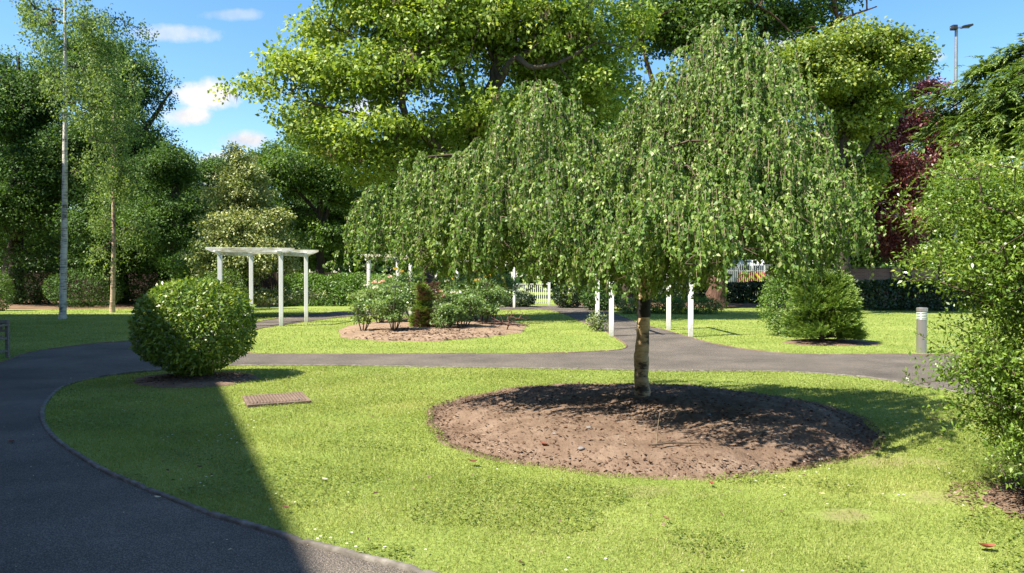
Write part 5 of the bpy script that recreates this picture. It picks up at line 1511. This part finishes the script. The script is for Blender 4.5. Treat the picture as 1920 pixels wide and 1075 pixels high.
# background trees beyond the garden (one mould, copied)
proto = None
spots = [(-46, 58, 1.0), (-37, 55, 1.1), (-29, 57, 1.0), (-21, 54, 0.78), (-13.5, 53, 0.70), (-7, 52, 0.82), (-1, 54, 1.15), (5, 53, 1.35), (12, 58, 1.15), (24, 66, 1.0), (31, 56, 0.8), (38, 50, 0.72), (46, 56, 0.8), (28, 44, 0.62), (21, 47, 0.66)]
names = ['outermost background tree at far left', 'background tree second from far left', 'background tree behind the tallest left tree', 'background tree behind the slim birch', 'lower background tree in the sky gap left of the catalpa',
         'background tree behind the bright forked tree', 'background tree behind the catalpa', 'background tree right behind the white gate', 'background tree behind the weeping birch middle', 'background tree beyond the parked emergency van',
         'background tree right of the van', 'background tree behind the purple plum', 'outermost background tree at far right', 'background tree beyond the right hedge', 'background tree between maple and purple plum']
for (x, y, s), lb in zip(spots, names):
    if proto is None:
        b = (0.0, 0.0, 0.0)
        proto = tree('background_tree', lb, 'tree', b, [[(0, 0, -0.1, 0.42), (0, 0, 3, 0.36), (0.2, 0, 7, 0.25), (0, 0.1, 12, 0.05)], [(0, 0, 3.5, 0.2), (1.8, 0.3, 6, 0.1), (2.6, 0.5, 8, 0.04)], [(0, 0, 4, 0.2), (-1.8, -0.3, 6.5, 0.1), (-2.6, -0.5, 8.5, 0.04)]],
                     [(0, 0, 11, 3.2, 3.2, 2.6), (2.4, 0.5, 8.4, 2.8, 2.8, 2.4), (-2.6, -0.3, 8.6, 2.8, 2.8, 2.4), (0.3, -2, 7.2, 3, 2.6, 2.4), (0, 2.2, 7.4, 3, 2.6, 2.4), (2.2, -0.5, 4.6, 2.9, 2.8, 1.9), (-2.3, 0.4, 4.4, 2.9, 2.8, 1.9), (0, -1.2, 3.4, 3.2, 3, 1.5)],
                     2600, 30, 0.22, 0.66, M['oak_leaf'], M['bark_dark'], sub=22, shell=0.35, subr=0.38, tip=0.016, step=0.9, t0=0.6, brfrac=0.3, group='trees beyond the garden')
        o = proto
    else:
        o = copy_tree(proto)
    o['label'] = lb
    o.location = (x, y, 0); o.rotation_euler = (0, 0, random.uniform(0, 6.28)); o.scale = (s * 1.05, s * 1.05, s)

# trunk right of the gate
T('leafy_tree', 'slim dark trunked tree right of the far path end', 'tree', tuple(G(1176, 570)[:2]) + (0,),
  [lim((1176, 572, 42, 0.28), (1176, 500, 42, 0.24), (1178, 380, 42, 0.16), (1180, 250, 42, 0.05))],
  [lobe(1180, 320, 42, 120, 100, 4), lobe(1100, 400, 42, 90, 60, 3), lobe(1250, 420, 42, 90, 55, 3)], 600, 26, 0.2, 0.5, M['oak_leaf'], M['bark_dark'], sub=9, tip=0.018, step=0.8)

# far undergrowth closing the view
n = 34000
x = RNG.uniform(-75, 75, n); hgt = 7.6 + 1.6 * np.sin(x * 0.21) + 1.1 * np.sin(x * 0.53 + 1)
a = RNG.random(n)
C = np.stack([x, 76 + RNG.normal(0, 1.6, n) - 2 * (1 - a), np.maximum(0.1, hgt * a ** 0.8 + RNG.normal(0, 0.3, n))], 1)
gap = (x > 14) & (x < 30) & (C[:, 2] < 0)
C = C[~gap]; n = len(C)
Ls = RNG.uniform(0.5, 0.95, n)
o = build_leaves('far_undergrowth', C, rand_dir(n), rand_dir(n) + np.array([0, -0.6, 0.6]), Ls, Ls * 0.7, M['oak_leaf'], None, 0.4 + RNG.normal(0, 0.2, n))
tag(o, 'dark undergrowth massed along the far boundary', 'undergrowth', kind='stuff')

# ------------------------------------------------------------------ fences, far things
bf = thing('board_fence', 'dark brown board fence in the shade of the left wood', 'fence', (-24, 47.2, 0))
bm = bmesh.new()
for k in range(150): box(bm, (-13 + k * 0.175, RNG.normal(0, 0.004), 0.9), (0.165, 0.022, 1.8 + RNG.normal(0, 0.01)), bev=0)
bm_obj('boards', bm, M['fence_wood'], bf)
for k in range(10):
    bm = bmesh.new(); box(bm, (-13 + k * 2.9, 0.08, 0.95), (0.1, 0.1, 1.95)); bm_obj('post', bm, M['fence_wood'], bf)

pf = thing('palisade_fence', 'pale metal palisade fence seen over the hedge before the van', 'fence', (15.6, 53, 0))
bm = bmesh.new()
for k in range(40): box(bm, (-2.8 + k * 0.145, 0, 1.2), (0.038, 0.02, 2.4), bev=0.004)
bm_obj('pales', bm, M['galv'], pf)
for z in (0.5, 1.95):
    bm = bmesh.new(); box(bm, (0.05, 0.035, z), (5.9, 0.05, 0.05)); bm_obj('rail', bm, M['galv'], pf)

van = thing('emergency_van', 'white emergency van showing red and yellow rear chevrons over the hedge', 'van', (17.7, 55.2, 0))
bm = bmesh.new()
prof = [(0, 0.35), (0, 2.4), (0.12, 2.78), (4.1, 2.78), (4.9, 1.55), (5.7, 1.25), (5.8, 0.4)]
L_ = [bm.verts.new((-1.05 if z < 2.5 else -0.95, y, z)) for y, z in prof]; R_ = [bm.verts.new((1.05 if z < 2.5 else 0.95, y, z)) for y, z in prof]
bm.faces.new(L_); bm.faces.new(R_[::-1])
for k in range(7):
    k2 = (k + 1) % 7; bm.faces.new((L_[k], L_[k2], R_[k2], R_[k]))
bmesh.ops.recalc_face_normals(bm, faces=bm.faces[:])
bmesh.ops.bevel(bm, geom=bm.edges[:], offset=0.05, segments=2, affect='EDGES')
bm_obj('body', bm, M['white_van'], van)
for sx in (-0.5, 0.5):
    bm = bmesh.new(); box(bm, (sx, -0.012, 2.15), (0.78, 0.03, 0.42), bev=0.01); bm_obj('rear_window', bm, M['glass'], van)
ym = bmesh.new(); rm = bmesh.new()
for sgn in (-1, 1):
    for k in range(9):
        x0 = k * 0.22 - 0.9
        # slanted stripes clipped to 0..1 across, z .55..1.5
        q = []
        for (xx, zz) in ((x0, 0.85), (x0 + 0.22, 0.85), (x0 + 0.22 + 0.95, 1.85), (x0 + 0.95, 1.85)):
            q.append((xx, zz))
        from_poly = q
        def clip(poly, xlim, keep_less):
            out = []
            for a_, b_ in zip(poly, poly[1:] + poly[:1]):
                ia = (a_[0] <= xlim) == keep_less or a_[0] == xlim; ib = (b_[0] <= xlim) == keep_less or b_[0] == xlim
                if ia: out.append(a_)
                if ia != ib:
                    t_ = (xlim - a_[0]) / (b_[0] - a_[0]); out.append((xlim, a_[1] + t_ * (b_[1] - a_[1])))
            return out
        c_ = clip(from_poly, 0.0, False); c_ = clip(c_, 1.0, True) if len(c_) > 2 else c_
        if len(c_) < 3: continue
        b_ = ym if k % 2 else rm
        fv = [b_.verts.new((sgn * (1.0 - xx), -0.006, zz)) for xx, zz in c_]
        try: b_.faces.new(fv)
        except ValueError: pass
for b_, mm, nm in ((ym, 'yellow_sticker', 'yellow_chevrons'), (rm, 'red_sticker', 'red_chevrons')):
    bmesh.ops.recalc_face_normals(b_, faces=b_.faces[:])
    r_ = bmesh.ops.solidify(b_, geom=b_.faces[:], thickness=0.004)
    bm_obj(nm, b_, M[mm], van)
bm = bmesh.new(); box(bm, (0, -0.05, 0.45), (2.0, 0.12, 0.16), bev=0.02); bm_obj('bumper', bm, M['dark_metal'], van)
for sx in (-0.92, 0.92):
    for sy in (1.0, 4.7):
        bm = bmesh.new()
        r_ = bmesh.ops.create_cone(bm, cap_ends=True, segments=24, radius1=0.35, radius2=0.35, depth=0.22)
        bmesh.ops.rotate(bm, cent=(0, 0, 0), matrix=Matrix.Rotation(math.pi / 2, 3, 'Y'), verts=r_['verts'])
        bmesh.ops.translate(bm, vec=(sx, sy, 0.35), verts=r_['verts'])
        bm_obj('wheel', bm, M['tyre'], van)
    bm = bmesh.new(); box(bm, (sx * 1.04, -0.02, 1.0), (0.1, 0.05, 0.35), bev=0.01); bm_obj('tail_light', bm, M['red_sticker'], van)

bs = thing('blue_barrier', 'bright blue board barrier glimpsed over the hedge between posts', 'barrier', (12.4, 55, 0))
bm = bmesh.new(); box(bm, (0, 0, 0.85), (6.2, 0.05, 0.62), bev=0.01); bm_obj('board', bm, M['blue_sheet'], bs)
for x in (-3, -1, 1, 3):
    bm = bmesh.new(); box(bm, (x, 0.08, 0.6), (0.08, 0.08, 1.2)); bm_obj('post', bm, M['galv'], bs)

bw = thing('brick_wall', 'red brick garden wall glimpsed behind the right hedge', 'wall', (23, 42.5, 0), math.radians(-6))
bm = bmesh.new(); box(bm, (0, 0, 1.0), (10, 0.24, 2.0), bev=0); bm_obj('wall', bm, M['brick'], bw)
bm = bmesh.new(); box(bm, (0, 0, 2.04), (10.1, 0.32, 0.07), bev=0.01); bm_obj('coping', bm, M['kerb'], bw)
for x in (-5.2, -1.2, 2.8):
    bm = bmesh.new(); box(bm, (x, -0.17, 1.05), (0.45, 0.1, 2.1), bev=0); bm_obj('pier', bm, M['brick'], bw)

# floodlight column
lp = thing('floodlight_column', 'tall grey floodlight column rising above the fir', 'lamp post', tuple(P(1789, 600, 38)[:2]) + (0,))
zt = P(0, 55, 38)[2]
bm = bmesh.new(); cyl(bm, -0.05, zt, 0.15, 0.075, seg=14); bm_obj('column', bm, M['grey_metal'], lp, smooth=False)
bm = bmesh.new(); box(bm, (0.18, 0, zt + 0.02), (0.95, 0.08, 0.07)); bm_obj('crossarm', bm, M['grey_metal'], lp)
bm = bmesh.new(); box(bm, (-0.16, -0.05, zt + 0.0), (0.26, 0.3, 0.22), bev=0.02); bm_obj('lamp_head', bm, M['dark_metal'], lp)
bm = bmesh.new(); box(bm, (0.50, -0.05, zt + 0.07), (0.5, 0.34, 0.10), bev=0.02, tilt=Matrix.Rotation(math.radians(-10), 3, 'Y')); bm_obj('lamp_head', bm, M['dark_metal'], lp)

# building behind the viewer's left shoulder: its shadow lies across the lawn
H = 11.0
bd = thing('brick_building', 'brick residential block left of the viewer casting the lawn shadow', 'building', (-20, 5, 0))
fp = [(-7.95, 0.2), (-20.45, 27.1), (-45, 27.1), (-45, -24), (3.2, -24)]
bm = bmesh.new()
lo = [bm.verts.new((x + 20, y - 5, -0.1)) for x, y in fp]; hi = [bm.verts.new((x + 20, y - 5, H)) for x, y in fp]
bm.faces.new(lo[::-1]); bm.faces.new(hi)
for k in range(5):
    k2 = (k + 1) % 5; bm.faces.new((lo[k], lo[k2], hi[k2], hi[k]))
bm_obj('wall', bm, M['brick'], bd)
a = np.array(fp[4]) - np.array([20, 0]) * 0; b = np.array(fp[1])
dv = (b - a); Ln = np.linalg.norm(dv); dv /= Ln; nv = np.array([dv[1], -dv[0]])
ang = math.atan2(dv[1], dv[0])
for st_ in range(4):
    for k in range(14):
        c = a + dv * (2.5 + k * 3.9) - np.array([-20, 5])
        if 2.5 + k * 3.9 > Ln - 1.5: continue
        bm = bmesh.new(); box(bm, (c[0] + nv[0] * 0.01, c[1] + nv[1] * 0.01, 1.5 + st_ * 2.7), (1.4, 0.08, 1.3), rot=ang, bev=0.01)
        w_ = bm_obj('window', bm, M['white_paint'], bd)
        bm = bmesh.new(); box(bm, (c[0] + nv[0] * 0.05, c[1] + nv[1] * 0.05, 1.5 + st_ * 2.7), (1.22, 0.03, 1.12), rot=ang, bev=0)
        bm_obj('pane', bm, M['glass'], w_)

# ------------------------------------------------------------------ sun, sky, camera
sd = Vector((1.44, 0.80, -2.3)).normalized()
sun = bpy.data.lights.new('sun', 'SUN'); sun.energy = 4.6; sun.angle = math.radians(0.53); sun.color = (1.0, 0.93, 0.80)
so = bpy.data.objects.new('sun', sun); link(so); so.rotation_euler = sd.to_track_quat('-Z', 'Y').to_euler(); so.location = (-20, -12, 35)

w = bpy.data.worlds.new('World'); scn.world = w; w.use_nodes = True
nt = w.node_tree
for n_ in list(nt.nodes): nt.nodes.remove(n_)
out = nt.nodes.new('ShaderNodeOutputWorld'); bg = nt.nodes.new('ShaderNodeBackground')
sky = nt.nodes.new('ShaderNodeTexSky'); sky.sky_type = 'NISHITA'; sky.sun_disc = False
sky.sun_elevation = math.asin(-sd.z); sky.sun_rotation = math.atan2(-sd.x, -sd.y)
sky.altitude = 50; sky.air_density = 1.0; sky.dust_density = 0.6; sky.ozone_density = 2.0
hsv = nt.nodes.new('ShaderNodeHueSaturation'); hsv.inputs['Saturation'].default_value = 1.25
nt.links.new(sky.outputs[0], hsv.inputs['Color'])
tc = nt.nodes.new('ShaderNodeTexCoord')
sep = nt.nodes.new('ShaderNodeSeparateXYZ'); nt.links.new(tc.outputs['Generated'], sep.inputs[0])


def mth(op, a, b=None, clamp=False):
    n_ = nt.nodes.new('ShaderNodeMath'); n_.operation = op; n_.use_clamp = clamp
    for i_, v in enumerate((a, b)):
        if v is None: continue
        if isinstance(v, (int, float)): n_.inputs[i_].default_value = v
        else: nt.links.new(v, n_.inputs[i_])
    return n_.outputs[0]


ysafe = mth('MAXIMUM', sep.outputs[1], 0.05)
U = mth('DIVIDE', sep.outputs[0], ysafe); Vv = mth('DIVIDE', sep.outputs[2], ysafe)
nz = node(nt, 'ShaderNodeTexNoise', Scale=16.0, Detail=8, Roughness=0.6)
nt.links.new(tc.outputs['Generated'], nz.inputs['Vector'])
nzo = mth('MULTIPLY', mth('SUBTRACT', nz.outputs['Fac'], 0.5), 1.9)
mask = None
CL = [(392, 182, 66, 30, 1.0), (358, 219, 52, 22, 1.0), (465, 264, 70, 22, 1.0), (420, 305, 58, 26, 0.85), (330, 66, 85, 18, 0.5), (440, 30, 60, 12, 0.32), (400, 330, 55, 25, 0.6), (1735, 108, 42, 15, 0.75),
      (690, 210, 60, 25, 0.7), (640, 320, 60, 30, 0.8), (1480, 110, 90, 40, 0.7), (1620, 250, 60, 40, 0.8), (960, 60, 80, 50, 0.7), (60, 330, 120, 60, 0.5)]
for (cx, cy, rx, ry, st_) in CL:
    du = mth('DIVIDE', mth('SUBTRACT', U, (cx - 960) / F), rx * 1.25 / F)
    dv_ = mth('DIVIDE', mth('SUBTRACT', Vv, (HZ - cy) / F), ry * 1.25 / F)
    dd = mth('SQRT', mth('ADD', mth('MULTIPLY', du, du), mth('MULTIPLY', dv_, dv_)))
    e = mth('ADD', mth('SUBTRACT', 0.85, dd), nzo)
    e = mth('MULTIPLY', mth('MULTIPLY', e, 2.1, True), st_)
    mask = e if mask is None else mth('MAXIMUM', mask, e)
front = mth('GREATER_THAN', sep.outputs[1], 0.06)
mask = mth('MULTIPLY', mask, front, True)
mixc = node(nt, 'ShaderNodeMix', data_type='RGBA')
nt.links.new(mask, mixc.inputs[0]); nt.links.new(hsv.outputs[0], mixc.inputs[6])
shade = ramp(nt, [(0.34, (2.7, 2.9, 3.3)), (0.56, (4.3, 4.1, 3.9))])
nt.links.new(nz.outputs['Fac'], shade.inputs['Fac'])
nt.links.new(shade.outputs[0], mixc.inputs[7])
nt.links.new(mixc.outputs[2], bg.inputs['Color'])
bg.inputs['Strength'].default_value = 0.092
nt.links.new(bg.outputs[0], out.inputs['Surface'])

cam = bpy.data.cameras.new('camera'); cam.sensor_width = 36; cam.lens = 36 * F / 1920
cam.clip_start = 0.05; cam.clip_end = 2000
co = bpy.data.objects.new('camera', cam); link(co)
co.location = (0, 0, EYE)
co.rotation_euler = (math.radians(90) - math.atan((537.5 - HZ) / F), 0, 0)
scn.camera = co
scn.view_settings.view_transform = 'Standard'; scn.view_settings.look = 'None'
scn.view_settings.exposure = 1.52; scn.view_settings.gamma = 1
scn.cycles.max_bounces = 8; scn.cycles.transparent_max_bounces = 4
scn.cycles.use_denoising = True
